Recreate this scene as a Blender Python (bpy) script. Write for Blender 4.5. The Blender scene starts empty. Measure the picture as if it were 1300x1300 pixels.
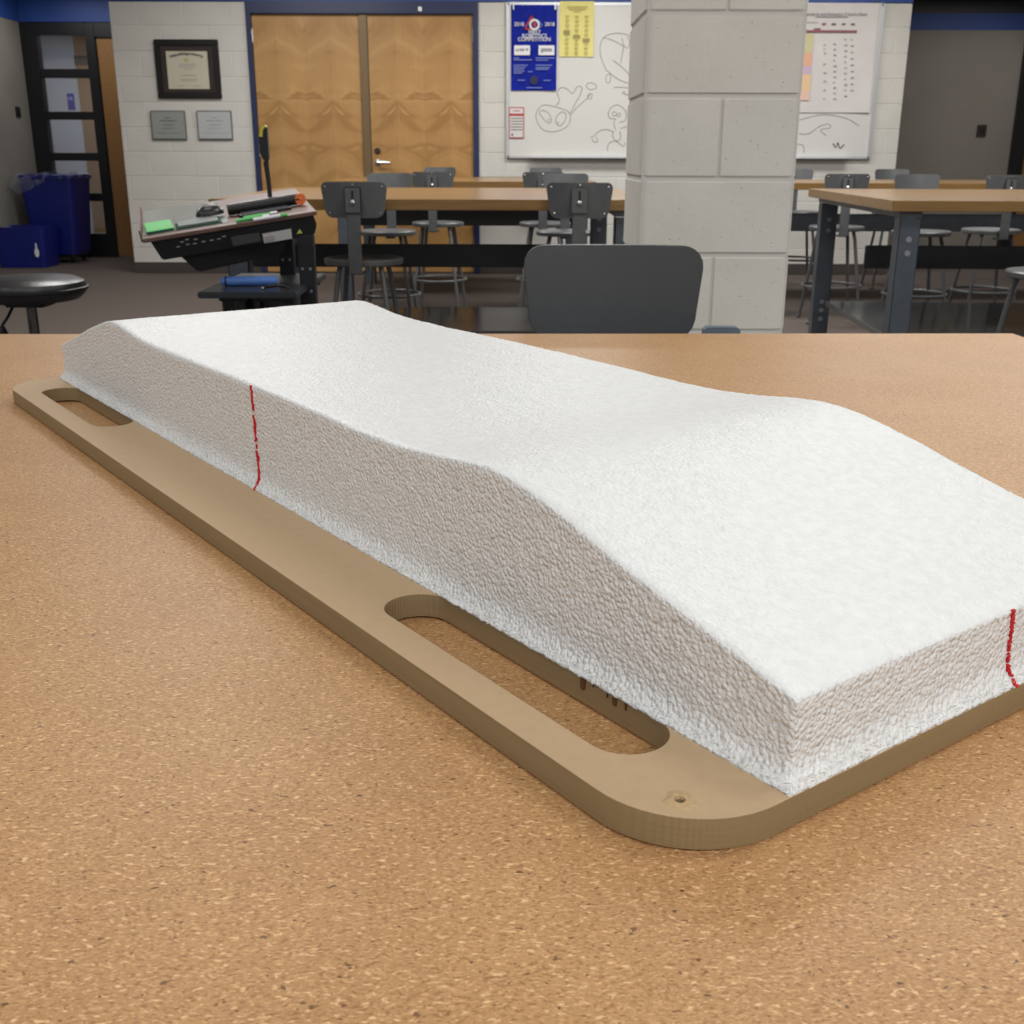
import bpy, bmesh, math, random
from mathutils import Vector, Matrix, noise
random.seed(7)
C = bpy.context.scene.collection
PI = math.pi

# ------------------------------------------------------------------ camera, world, lamps, exposure
CAM = Vector((0, 0, 1.08)); PITCH = math.radians(18.0); ROLL = math.radians(0.15); FPX = 1401.0
cd = bpy.data.cameras.new('camera'); cam = bpy.data.objects.new('camera', cd); C.objects.link(cam)
cd.sensor_width = 36; cd.lens = 36*FPX/1300; cd.clip_start = 0.02; cd.clip_end = 60
cam.matrix_world = Matrix.Translation(CAM) @ Matrix.Rotation(PI/2-PITCH, 4, 'X') @ Matrix.Rotation(ROLL, 4, 'Z')
cd.dof.use_dof = True; cd.dof.focus_distance = 0.75; cd.dof.aperture_fstop = 26
bpy.context.scene.camera = cam
w = bpy.data.worlds.new('world'); bpy.context.scene.world = w; w.use_nodes = True
w.node_tree.nodes['Background'].inputs[0].default_value = (0.80, 0.86, 1.0, 1)
w.node_tree.nodes['Background'].inputs[1].default_value = 0.30
sc = bpy.context.scene
sc.view_settings.view_transform = 'Standard'; sc.view_settings.look = 'None'
sc.view_settings.gamma = 1; sc.view_settings.use_curve_mapping = False
sc.view_settings.exposure = 0.0
def lamp(x, y, z, sx, sy, power, col=(1, .988, .962), name='ceiling_or_fill_lamp'):
    l = bpy.data.lights.new(name, 'AREA'); l.shape = 'RECTANGLE'; l.size = sx; l.size_y = sy
    l.energy = power; l.color = col
    o = bpy.data.objects.new(name, l); o.location = (x, y, z); C.objects.link(o); return o
CEIL = 3.0
for (x, y, p) in [(-3.9, -1.6, 40), (-1.3, -2.0, 38), (1.3, -2.0, 76), (3.6, -1.6, 56), (-3.9, 1.4, 24), (-1.3, 1.2, 7), (1.3, 1.2, 15), (-1.3, 3.6, 14), (1.2, 3.6, 32), (3.9, 1.4, 22), (3.9, 3.8, 30), (-3.9, 4.2, 16),
                  (-1.8, 6.2, 50), (0.9, 6.2, 52), (3.4, 6.4, 52), (-1.9, 8.8, 42), (0.6, 8.8, 50), (2.9, 8.8, 44)]:
    lamp(x, y, CEIL-.03, 1.2, 0.6, p)
lamp(-5.2, 13.8, 2.55, 1.2, 1.0, 30, (.9, .94, 1), 'hallway_lamp')
lamp(-4.3, 11.5, 2.6, .8, .5, 9)  # fill light added to brighten the left recess, no fixture seen
lamp(5.0, 11.4, 2.6, 1.2, .5, 9)  # likewise an added fill, for the right recess

# ------------------------------------------------------------------ helpers
def ray(px, py):
    cx = (px-650)/FPX; cy = (650-py)/FPX
    return (cam.matrix_world.to_3x3() @ Vector((cx, cy, -1)))
def at(px, py, Y):
    d = ray(px, py); return CAM + d*(Y/d.y)
def onz(px, py, z):
    d = ray(px, py); return CAM + d*((z-CAM.z)/d.z)
def S(r, g, b):
    f = lambda c: (c/255/12.92 if c/255 <= .04045 else ((c/255+.055)/1.055)**2.4)
    return (f(r), f(g), f(b), 1)
def mat(name, col, rough=.6, metal=0, spec=.5, col2=None, nscale=20, bump=0, bscale=200, stretch=(1, 1, 1), alpha=1, trans=0, coat=0, detail=4):
    m = bpy.data.materials.new(name); m.use_nodes = True; nt = m.node_tree; b = nt.nodes['Principled BSDF']
    b.inputs['Base Color'].default_value = col; b.inputs['Roughness'].default_value = rough
    b.inputs['Metallic'].default_value = metal; b.inputs['Specular IOR Level'].default_value = spec
    b.inputs['Alpha'].default_value = alpha; b.inputs['Transmission Weight'].default_value = trans
    b.inputs['Coat Weight'].default_value = coat
    tc = nt.nodes.new('ShaderNodeTexCoord'); mp = nt.nodes.new('ShaderNodeMapping'); mp.inputs['Scale'].default_value = stretch
    nt.links.new(tc.outputs['Object'], mp.inputs[0])
    if col2 is not None:
        n = nt.nodes.new('ShaderNodeTexNoise'); n.inputs['Scale'].default_value = nscale; n.inputs['Detail'].default_value = detail
        nt.links.new(mp.outputs[0], n.inputs['Vector'])
        r = nt.nodes.new('ShaderNodeValToRGB'); r.color_ramp.elements[0].position = .35; r.color_ramp.elements[1].position = .65
        r.color_ramp.elements[0].color = col; r.color_ramp.elements[1].color = col2
        nt.links.new(n.outputs[0], r.inputs[0]); nt.links.new(r.outputs[0], b.inputs['Base Color'])
    if bump:
        n2 = nt.nodes.new('ShaderNodeTexNoise'); n2.inputs['Scale'].default_value = bscale; n2.inputs['Detail'].default_value = 3
        nt.links.new(mp.outputs[0], n2.inputs['Vector'])
        bp = nt.nodes.new('ShaderNodeBump'); bp.inputs['Strength'].default_value = 1; bp.inputs['Distance'].default_value = bump
        nt.links.new(n2.outputs[0], bp.inputs['Height']); nt.links.new(bp.outputs[0], b.inputs['Normal'])
    return m

class MB:
    def __init__(s): s.v = []; s.f = []
    def add(s, vs, fs):
        n = len(s.v); s.v += [tuple(v) for v in vs]; s.f += [tuple(i+n for i in f) for f in fs]; return s
    def box(s, x0, x1, y0, y1, z0, z1, M=None):
        vs = [Vector(p) for p in ((x0,y0,z0),(x1,y0,z0),(x1,y1,z0),(x0,y1,z0),(x0,y0,z1),(x1,y0,z1),(x1,y1,z1),(x0,y1,z1))]
        if M: vs = [M @ v for v in vs]
        return s.add(vs, [(0,3,2,1),(4,5,6,7),(0,1,5,4),(1,2,6,5),(2,3,7,6),(3,0,4,7)])
    def tube(s, pts, r, n=10, closed=False, caps=True):
        pts = [Vector(p) for p in pts]; rings = []; m = len(pts)
        for i, p in enumerate(pts):
            a = pts[(i-1) % m] if (closed or i > 0) else p; b = pts[(i+1) % m] if (closed or i < m-1) else p
            t = (b-a).normalized(); ref = Vector((0,0,1)) if abs(t.z) < .9 else Vector((1,0,0))
            u = t.cross(ref).normalized(); q = t.cross(u); rr = r[i] if isinstance(r, (list, tuple)) else r
            rings.append([p + (u*math.cos(2*PI*k/n)+q*math.sin(2*PI*k/n))*rr for k in range(n)])
        vs = [v for rg in rings for v in rg]; fs = []
        for i in range(m if closed else m-1):
            for k in range(n):
                a = i*n+k; b = i*n+(k+1) % n; c = ((i+1) % m)*n+(k+1) % n; d = ((i+1) % m)*n+k
                fs.append((a, b, c, d))
        if caps and not closed: fs += [tuple(range(n))[::-1], tuple((m-1)*n+k for k in range(n))]
        return s.add(vs, fs)
    def lathe(s, prof, n=32, M=None, c=(0, 0, 0)):
        vs = []; fs = []; m = len(prof)
        for (r, z) in prof:
            for k in range(n):
                v = Vector((c[0]+r*math.cos(2*PI*k/n), c[1]+r*math.sin(2*PI*k/n), c[2]+z)); vs.append(M @ v if M else v)
        for i in range(m-1):
            for k in range(n): fs.append((i*n+k, i*n+(k+1) % n, (i+1)*n+(k+1) % n, (i+1)*n+k))
        fs += [tuple(range(n))[::-1], tuple((m-1)*n+k for k in range(n))]
        return s.add(vs, fs)
    def prism(s, poly, z0, z1, M=None):   # poly in xy, extruded along z
        n = len(poly); vs = [Vector((x, y, z0)) for x, y in poly]+[Vector((x, y, z1)) for x, y in poly]
        if M: vs = [M @ v for v in vs]
        return s.add(vs, [tuple(range(n))[::-1], tuple(range(n, 2*n))]+[(i, (i+1) % n, n+(i+1) % n, n+i) for i in range(n)])
    def build(s, name, m, parent=None, bevel=0, smooth=False, seg=2):
        me = bpy.data.meshes.new(name); me.from_pydata(s.v, [], s.f)
        bm = bmesh.new(); bm.from_mesh(me); bmesh.ops.recalc_face_normals(bm, faces=bm.faces)
        if bevel:
            es = [e for e in bm.edges if len(e.link_faces) == 2 and e.calc_face_angle(0) > .6]
            bmesh.ops.bevel(bm, geom=es, offset=bevel, segments=seg, affect='EDGES', clamp_overlap=True)
        bm.to_mesh(me); bm.free()
        if smooth:
            for p in me.polygons: p.use_smooth = True
            me.set_sharp_from_angle(angle=math.radians(40))
        if m: me.materials.append(m)
        o = bpy.data.objects.new(name, me); C.objects.link(o)
        if parent: o.parent = parent
        return o
def rrect(x0, x1, y0, y1, r, n=5):
    out = []
    for cx, cy, a0 in ((x1-r, y0+r, -PI/2), (x1-r, y1-r, 0), (x0+r, y1-r, PI/2), (x0+r, y0+r, PI)):
        for i in range(n+1):
            a = a0+i*PI/2/n; out.append((cx+r*math.cos(a), cy+r*math.sin(a)))
    return out
def tag(o, label=None, cat=None, group=None, kind=None):
    if label: o['label'] = label
    if cat: o['category'] = cat
    if group: o['group'] = group
    if kind: o['kind'] = kind
    return o
def empty(name, loc, rz=0, M=None):
    o = bpy.data.objects.new(name, None); C.objects.link(o); o.empty_display_size = .05
    if M is not None: o.matrix_world = M
    else: o.location = loc; o.rotation_euler = (0, 0, rz)
    return o
def dup(o, parent=None):
    c = o.copy(); C.objects.link(c); c.parent = parent
    for ch in o.children: dup(ch, c)
    return c
def curve_mesh(name, splines, depth, m, parent=None, bevel=0, loc=None):   # 2D filled outlines, solid
    cu = bpy.data.curves.new(name, 'CURVE'); cu.dimensions = '2D'; cu.fill_mode = 'BOTH'; cu.extrude = depth/2-bevel; cu.bevel_depth = bevel; cu.offset = -bevel
    for pts in splines:
        sp = cu.splines.new('POLY'); sp.points.add(len(pts)-1); sp.use_cyclic_u = True
        for p, q in zip(sp.points, pts): p.co = (q[0], q[1], 0, 1)
    t = bpy.data.objects.new(name, cu); C.objects.link(t); bpy.context.view_layer.update()
    me = bpy.data.meshes.new_from_object(t.evaluated_get(bpy.context.evaluated_depsgraph_get()))
    bpy.data.objects.remove(t); me.name = name
    me.materials.clear(); me.materials.append(m)
    for v in me.vertices: v.co.z += depth/2
    o = bpy.data.objects.new(name, me); C.objects.link(o)
    if parent: o.parent = parent
    if loc: o.location = loc
    return o
def text(name, s, size, m, parent, M, align='CENTER', depth=.0004, bold=0):
    cu = bpy.data.curves.new(name, 'FONT'); cu.body = s; cu.size = size; cu.align_x = align; cu.align_y = 'CENTER'
    cu.extrude = depth; cu.offset = bold; cu.resolution_u = 3
    t = bpy.data.objects.new(name, cu); C.objects.link(t); bpy.context.view_layer.update()
    me = bpy.data.meshes.new_from_object(t.evaluated_get(bpy.context.evaluated_depsgraph_get()))
    bpy.data.objects.remove(t); me.name = name; me.materials.clear(); me.materials.append(m)
    me.transform(M)
    o = bpy.data.objects.new(name, me); C.objects.link(o); o.parent = parent; return o
WALLM = Matrix.Rotation(PI/2, 4, 'X')      # puts xy artwork upright, facing -y
def wallM(x, y, z): return Matrix.Translation((x, y, z)) @ WALLM

# ------------------------------------------------------------------ materials
def block_mat(name, c1, c2, bump=.0012, bscale=60):
    m = mat(name, c1, .62, col2=c2, nscale=5, bump=bump, bscale=bscale); nt = m.node_tree; b = nt.nodes['Principled BSDF']
    old = [l for l in nt.links if l.to_socket == b.inputs['Normal']][0].from_node
    tc = [n for n in nt.nodes if n.type == 'TEX_COORD'][0]
    v = nt.nodes.new('ShaderNodeTexVoronoi'); v.inputs['Scale'].default_value = 38; v.inputs['Randomness'].default_value = 1
    nt.links.new(tc.outputs['Object'], v.inputs['Vector'])
    r = nt.nodes.new('ShaderNodeMapRange'); r.inputs[1].default_value = .03; r.inputs[2].default_value = .11
    nt.links.new(v.outputs['Distance'], r.inputs[0])
    b2 = nt.nodes.new('ShaderNodeBump'); b2.inputs['Distance'].default_value = .0022; b2.inputs['Strength'].default_value = .8
    nt.links.new(r.outputs[0], b2.inputs['Height']); nt.links.new(old.outputs[0], b2.inputs['Normal']); nt.links.new(b2.outputs[0], b.inputs['Normal'])
    return m
M_block = mat('painted_block', S(208, 206, 199), .6, col2=S(201, 199, 192), nscale=3, bump=.0008, bscale=40)
M_mortar = mat('painted_joint', S(218, 216, 210), .7)
M_pblock = block_mat('painted_pillar_block', S(236, 234, 225), S(228, 226, 216))
M_blue = mat('blue_paint', S(38, 72, 145), .5, col2=S(34, 66, 138), nscale=3)
M_navy = mat('navy_steel', S(32, 44, 84), .4, col2=S(28, 40, 78), nscale=4)
M_black = mat('black_steel', S(22, 23, 27), .42, bump=.0002, bscale=300)
M_blackp = mat('black_plastic', S(20, 20, 22), .38, bump=.0002, bscale=500)
M_grey = mat('grey_wall_paint', S(142, 136, 127), .7, col2=S(136, 130, 121), nscale=2, bump=.0005, bscale=60)
M_greyl = mat('grey_side_wall_paint', S(138, 134, 126), .7, col2=S(130, 126, 119), nscale=2, bump=.0005, bscale=60)
M_carpet = mat('carpet', S(112, 102, 96), .95, spec=.1, col2=S(84, 76, 72), nscale=160, bump=.003, bscale=400)
M_ceil = mat('ceiling_tile', S(205, 205, 200), .9, col2=S(190, 190, 185), nscale=60)
M_steel = mat('stool_steel', S(104, 106, 107), .38, metal=.3, col2=S(96, 98, 100), nscale=14, bump=.0002, bscale=90)
M_steel_l = mat('pale_stool_steel', S(136, 142, 150), .45, metal=.2, col2=S(126, 132, 140), nscale=14)
M_bright = mat('bright_bolt_steel', S(190, 190, 188), .25, metal=.9)
M_leg = mat('bench_leg_steel', S(86, 93, 101), .38, metal=.3, col2=S(78, 85, 92), nscale=12)
M_shelf = mat('bench_shelf_steel', S(126, 130, 133), .12, metal=.8, col2=S(120, 124, 127), nscale=10)
M_beam = mat('black_stringer', S(26, 26, 27), .5)
M_pad = mat('grey_padded_plastic', S(72, 76, 79), .42, col2=S(67, 71, 74), nscale=5, bump=.0003, bscale=260)
M_vinyl = mat('black_vinyl', S(38, 38, 40), .3, bump=.0006, bscale=120)
M_chrome = mat('chrome_post', S(120, 118, 116), .25, metal=1)
M_alu = mat('whiteboard_frame', S(200, 202, 204), .35, metal=.5)
M_wb = mat('whiteboard_enamel', S(210, 210, 207), .22, col2=S(209, 208, 203), nscale=2)
M_ink = mat('black_marker', S(92, 90, 88), .6)
M_white = mat('white_print', S(225, 226, 230), .6)
M_banner = mat('banner_blue', S(12, 34, 150), .75, spec=.2, col2=S(8, 28, 130), nscale=14)
M_dblue = mat('print_dark_blue', S(12, 22, 70), .5)
M_lblue = mat('print_pale_blue', S(110, 125, 200), .5)
M_yellow = mat('yellow_paper', S(228, 220, 138), .7, col2=S(222, 214, 130), nscale=8)
M_olive = mat('print_olive', S(190, 182, 108), .7)
M_redp = mat('print_red', S(170, 50, 55), .6)
M_paper = mat('chart_paper', S(212, 208, 206), .6, col2=S(206, 202, 200), nscale=4)
M_printg = mat('print_grey', S(150, 146, 150), .6)
M_maroon = mat('print_maroon', S(140, 86, 92), .6)
M_green = mat('green_plastic', S(70, 176, 84), .45, col2=S(82, 186, 94), nscale=8)
M_orange = mat('orange_cap', S(226, 116, 62), .55)
M_bluebin = mat('blue_bin_plastic', S(16, 30, 120), .4, col2=S(12, 24, 108), nscale=6)
M_bag = mat('clear_bin_liner', S(150, 156, 176), .3, alpha=.28, bump=.004, bscale=30)
M_cream = mat('diploma_paper', S(206, 200, 178), .6)
M_frame = mat('black_wood_frame', S(20, 16, 16), .35)
M_matb = mat('brown_mat_board', S(52, 40, 34), .7)
M_redm = mat('red_marker', S(210, 22, 40), .55, col2=S(176, 14, 28), nscale=300)
M_glass = mat('clear_glass', (1, 1, 1, 1), .02, trans=1, alpha=.25)

def wood_mat(name, c1, c2, c3, axis='X', rough=.5, stave=.04):
    m = bpy.data.materials.new(name); m.use_nodes = True; nt = m.node_tree; N = nt.nodes; L = nt.links; b = N['Principled BSDF']
    b.inputs['Roughness'].default_value = rough
    tc = N.new('ShaderNodeTexCoord'); mp = N.new('ShaderNodeMapping'); mp.inputs['Scale'].default_value = (1.5, 25, 25) if axis == 'X' else (25, 1.5, 25)
    L.new(tc.outputs['Object'], mp.inputs[0])
    n = N.new('ShaderNodeTexNoise'); n.inputs['Scale'].default_value = 2; n.inputs['Detail'].default_value = 6; L.new(mp.outputs[0], n.inputs['Vector'])
    r = N.new('ShaderNodeValToRGB'); r.color_ramp.elements[0].position = .3; r.color_ramp.elements[0].color = c1
    r.color_ramp.elements[1].position = .7; r.color_ramp.elements[1].color = c3
    e = r.color_ramp.elements.new(.5); e.color = c2
    L.new(n.outputs[0], r.inputs[0]); L.new(r.outputs[0], b.inputs['Base Color']); return m
M_maple = wood_mat('maple_worktop', S(122, 92, 52), S(133, 102, 60), S(144, 112, 70), rough=.27)
M_brownedge = wood_mat('brown_edge_wood', S(92, 68, 58), S(104, 78, 68), S(116, 88, 76))
M_brownwood = wood_mat('plain_brown_door', S(136, 98, 54), S(146, 106, 60), S(154, 113, 66), 'Y')

def door_veneer(phase):      # book-matched rotary veneer: mirrored leaves with chevron figure
    m = bpy.data.materials.new('book_matched_veneer'); m.use_nodes = True; nt = m.node_tree; N = nt.nodes; L = nt.links; b = N['Principled BSDF']
    b.inputs['Roughness'].default_value = .45
    tc = N.new('ShaderNodeTexCoord'); sp = N.new('ShaderNodeSeparateXYZ'); L.new(tc.outputs['Object'], sp.inputs[0])
    def math_(op, a, c=None):
        k = N.new('ShaderNodeMath'); k.operation = op
        for i, q_ in enumerate((a, c)):
            if q_ is None: continue
            if hasattr(q_, 'links'): L.new(q_, k.inputs[i])
            else: k.inputs[i].default_value = q_
        return k.outputs[0]
    xs_ = math_('SUBTRACT', sp.outputs['X'], phase)
    pp = math_('PINGPONG', xs_, .2425)
    # low figure: ridges that drop away from each book-match peak
    wz = N.new('ShaderNodeTexNoise'); wz.inputs['Scale'].default_value = 3.0; wz.inputs['Detail'].default_value = 1
    cw = N.new('ShaderNodeCombineXYZ'); L.new(pp, cw.inputs[0]); L.new(sp.outputs['Z'], cw.inputs[2]); L.new(cw.outputs[0], wz.inputs['Vector'])
    sl = math_('ADD', math_('ADD', sp.outputs['Z'], math_('MULTIPLY', pp, .55)), math_('MULTIPLY', wz.outputs[0], .22))
    cb = N.new('ShaderNodeCombineXYZ'); L.new(math_('MULTIPLY', pp, 1.6), cb.inputs[0]); L.new(math_('MULTIPLY', sl, 5.0), cb.inputs[2])
    nz_ = N.new('ShaderNodeTexNoise'); nz_.inputs['Scale'].default_value = 1.0; nz_.inputs['Detail'].default_value = 2.0; nz_.inputs['Distortion'].default_value = .5; L.new(cb.outputs[0], nz_.inputs['Vector'])
    saw = math_('FRACT', math_('MULTIPLY', nz_.outputs[0], 3.0))
    r = N.new('ShaderNodeValToRGB'); cr = r.color_ramp
    cr.elements[0].position = .0; cr.elements[0].color = S(170, 127, 72); cr.elements[1].position = 1; cr.elements[1].color = S(171, 128, 73)
    for pos, c in ((.10, S(162, 119, 65)), (.35, S(178, 135, 80)), (.75, S(184, 142, 86)), (.93, S(190, 149, 93))):
        e = cr.elements.new(pos); e.color = c
    L.new(saw, r.inputs[0])
    n2 = N.new('ShaderNodeTexNoise'); n2.inputs['Scale'].default_value = 70; mp = N.new('ShaderNodeMapping'); mp.inputs['Scale'].default_value = (1, 1, .08)
    L.new(tc.outputs['Object'], mp.inputs[0]); L.new(mp.outputs[0], n2.inputs['Vector'])
    mx = N.new('ShaderNodeMix'); mx.data_type = 'RGBA'; mx.blend_type = 'SOFT_LIGHT'; mx.inputs[0].default_value = .15
    L.new(r.outputs[0], mx.inputs[6]); L.new(n2.outputs[0], mx.inputs[7])
    side = math_('GREATER_THAN', math_('FRACT', math_('MULTIPLY', xs_, 1/.485)), .5)  # sheen difference between book-matched halves, put into the colour
    m2 = N.new('ShaderNodeMix'); m2.data_type = 'RGBA'; m2.blend_type = 'MULTIPLY'; L.new(math_('MULTIPLY', side, .35), m2.inputs[0]); L.new(mx.outputs[2], m2.inputs[6]); m2.inputs[7].default_value = (.82, .80, .77, 1)
    L.new(m2.outputs[2], b.inputs['Base Color']); return m
M_door1 = door_veneer(-2.11); M_door2 = door_veneer(-1.045)

def particle_board():
    m = bpy.data.materials.new('varnished_particle_board'); m.use_nodes = True; nt = m.node_tree; N = nt.nodes; L = nt.links; b = N['Principled BSDF']
    b.inputs['Specular IOR Level'].default_value = .36; tc = N.new('ShaderNodeTexCoord')
    base = N.new('ShaderNodeTexNoise'); base.inputs['Scale'].default_value = 9; base.inputs['Detail'].default_value = 5; L.new(tc.outputs['Object'], base.inputs['Vector'])
    r0 = N.new('ShaderNodeValToRGB'); r0.color_ramp.elements[0].position = .3; r0.color_ramp.elements[0].color = S(185, 142, 95)
    r0.color_ramp.elements[1].position = .7; r0.color_ramp.elements[1].color = S(196, 154, 105); L.new(base.outputs[0], r0.inputs[0])
    last = r0.outputs[0]
    for k, (rot, sc_, stre, lo, hi, col, amt) in enumerate([
            (.7, 760, .5, .52, .66, S(220, 176, 126), .75), (-1.0, 680, .5, .54, .68, S(144, 100, 60), .70),
            (.3, 480, .45, .61, .70, S(240, 200, 150), .85), (1.2, 330, .6, .70, .74, S(96, 66, 44), .8), (2.5, 900, .6, .50, .62, S(166, 122, 82), .45), (-.3, 260, .5, .73, .75, S(80, 54, 36), .8)]):
        mp = N.new('ShaderNodeMapping'); mp.inputs['Rotation'].default_value = (0, 0, rot); mp.inputs['Scale'].default_value = (stre, 1, 1); mp.inputs['Location'].default_value = (k*3.1, k*1.7, 0)
        wr = N.new('ShaderNodeTexNoise'); wr.inputs['Scale'].default_value = 60; wr.inputs['Detail'].default_value = 1
        L.new(tc.outputs['Object'], wr.inputs['Vector'])
        vm = N.new('ShaderNodeVectorMath'); vm.operation = 'MULTIPLY_ADD'; vm.inputs[1].default_value = (.005, .005, 0); L.new(wr.outputs['Color'], vm.inputs[0]); L.new(tc.outputs['Object'], vm.inputs[2])
        L.new(vm.outputs[0], mp.inputs[0])
        n = N.new('ShaderNodeTexNoise'); n.inputs['Scale'].default_value = sc_; n.inputs['Detail'].default_value = 1.5; L.new(mp.outputs[0], n.inputs['Vector'])
        mr = N.new('ShaderNodeMapRange'); mr.inputs[1].default_value = lo; mr.inputs[2].default_value = hi; mr.inputs[4].default_value = amt; L.new(n.outputs[0], mr.inputs[0])
        mx = N.new('ShaderNodeMix'); mx.data_type = 'RGBA'; L.new(mr.outputs[0], mx.inputs[0]); L.new(last, mx.inputs[6]); mx.inputs[7].default_value = col; last = mx.outputs[2]
    L.new(last, b.inputs['Base Color'])
    rn = N.new('ShaderNodeTexNoise'); rn.inputs['Scale'].default_value = 4; L.new(tc.outputs['Object'], rn.inputs['Vector'])
    rr = N.new('ShaderNodeMapRange'); rr.inputs[3].default_value = .38; rr.inputs[4].default_value = .50; L.new(rn.outputs[0], rr.inputs[0]); L.new(rr.outputs[0], b.inputs['Roughness'])
    bn = N.new('ShaderNodeTexNoise'); bn.inputs['Scale'].default_value = 350; L.new(tc.outputs['Object'], bn.inputs['Vector'])
    bp = N.new('ShaderNodeBump'); bp.inputs['Distance'].default_value = .0003; L.new(bn.outputs[0], bp.inputs['Height']); L.new(bp.outputs[0], b.inputs['Normal'])
    return m
M_table = particle_board()

def foam_mat():
    m = bpy.data.materials.new('white_bead_foam'); m.use_nodes = True; nt = m.node_tree; N = nt.nodes; L = nt.links; b = N['Principled BSDF']
    b.inputs['Roughness'].default_value = .40; b.inputs['Specular IOR Level'].default_value = .45
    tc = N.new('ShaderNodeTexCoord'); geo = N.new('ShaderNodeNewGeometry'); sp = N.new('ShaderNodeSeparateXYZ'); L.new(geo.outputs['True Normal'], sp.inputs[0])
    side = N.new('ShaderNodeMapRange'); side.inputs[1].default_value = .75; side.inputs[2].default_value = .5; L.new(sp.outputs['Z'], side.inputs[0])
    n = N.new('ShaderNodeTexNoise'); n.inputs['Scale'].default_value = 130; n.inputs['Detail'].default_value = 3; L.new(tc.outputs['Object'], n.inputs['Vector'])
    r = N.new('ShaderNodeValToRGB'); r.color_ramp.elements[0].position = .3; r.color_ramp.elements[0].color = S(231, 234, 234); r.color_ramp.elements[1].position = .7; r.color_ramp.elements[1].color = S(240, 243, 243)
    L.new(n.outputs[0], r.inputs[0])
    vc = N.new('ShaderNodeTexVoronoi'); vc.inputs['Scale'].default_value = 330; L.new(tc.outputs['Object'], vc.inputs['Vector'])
    mc = N.new('ShaderNodeMapRange'); mc.inputs[1].default_value = .15; mc.inputs[2].default_value = .75; mc.inputs[3].default_value = 0; mc.inputs[4].default_value = .12; L.new(vc.outputs['Distance'], mc.inputs[0])  # bead glints and shade between beads put into the colour, stronger on sides
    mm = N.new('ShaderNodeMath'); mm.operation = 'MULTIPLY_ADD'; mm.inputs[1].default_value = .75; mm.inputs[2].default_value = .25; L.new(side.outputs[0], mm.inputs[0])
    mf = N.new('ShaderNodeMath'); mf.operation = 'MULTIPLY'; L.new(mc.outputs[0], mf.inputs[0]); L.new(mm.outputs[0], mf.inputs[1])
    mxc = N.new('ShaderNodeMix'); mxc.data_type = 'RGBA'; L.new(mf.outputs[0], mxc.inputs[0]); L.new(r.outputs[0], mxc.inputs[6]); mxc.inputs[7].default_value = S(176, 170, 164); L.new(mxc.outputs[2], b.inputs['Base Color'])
    wr = N.new('ShaderNodeTexNoise'); wr.inputs['Scale'].default_value = 200; L.new(tc.outputs['Object'], wr.inputs['Vector'])
    vm = N.new('ShaderNodeVectorMath'); vm.operation = 'MULTIPLY_ADD'; vm.inputs[1].default_value = (.004, .004, .004); L.new(wr.outputs['Color'], vm.inputs[0]); L.new(tc.outputs['Object'], vm.inputs[2])
    v = N.new('ShaderNodeTexVoronoi'); v.feature = 'SMOOTH_F1'; v.inputs['Smoothness'].default_value = .35; v.inputs['Scale'].default_value = 330; L.new(tc.outputs['Object'], v.inputs['Vector'])
    n3 = N.new('ShaderNodeTexNoise'); n3.inputs['Scale'].default_value = 700; n3.inputs['Detail'].default_value = 2; L.new(tc.outputs['Object'], n3.inputs['Vector'])
    ad = N.new('ShaderNodeMath'); ad.operation = 'MULTIPLY_ADD'; ad.inputs[1].default_value = -2.2; L.new(v.outputs['Distance'], ad.inputs[0]); L.new(n3.outputs[0], ad.inputs[2])
    dist = N.new('ShaderNodeMapRange'); dist.inputs[3].default_value = .0003; dist.inputs[4].default_value = .00085; L.new(side.outputs[0], dist.inputs[0])
    bp = N.new('ShaderNodeBump'); bp.inputs['Strength'].default_value = 1; L.new(dist.outputs[0], bp.inputs['Distance']); L.new(ad.outputs[0], bp.inputs['Height']); L.new(bp.outputs[0], b.inputs['Normal'])
    return m
M_foam = foam_mat()

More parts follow.
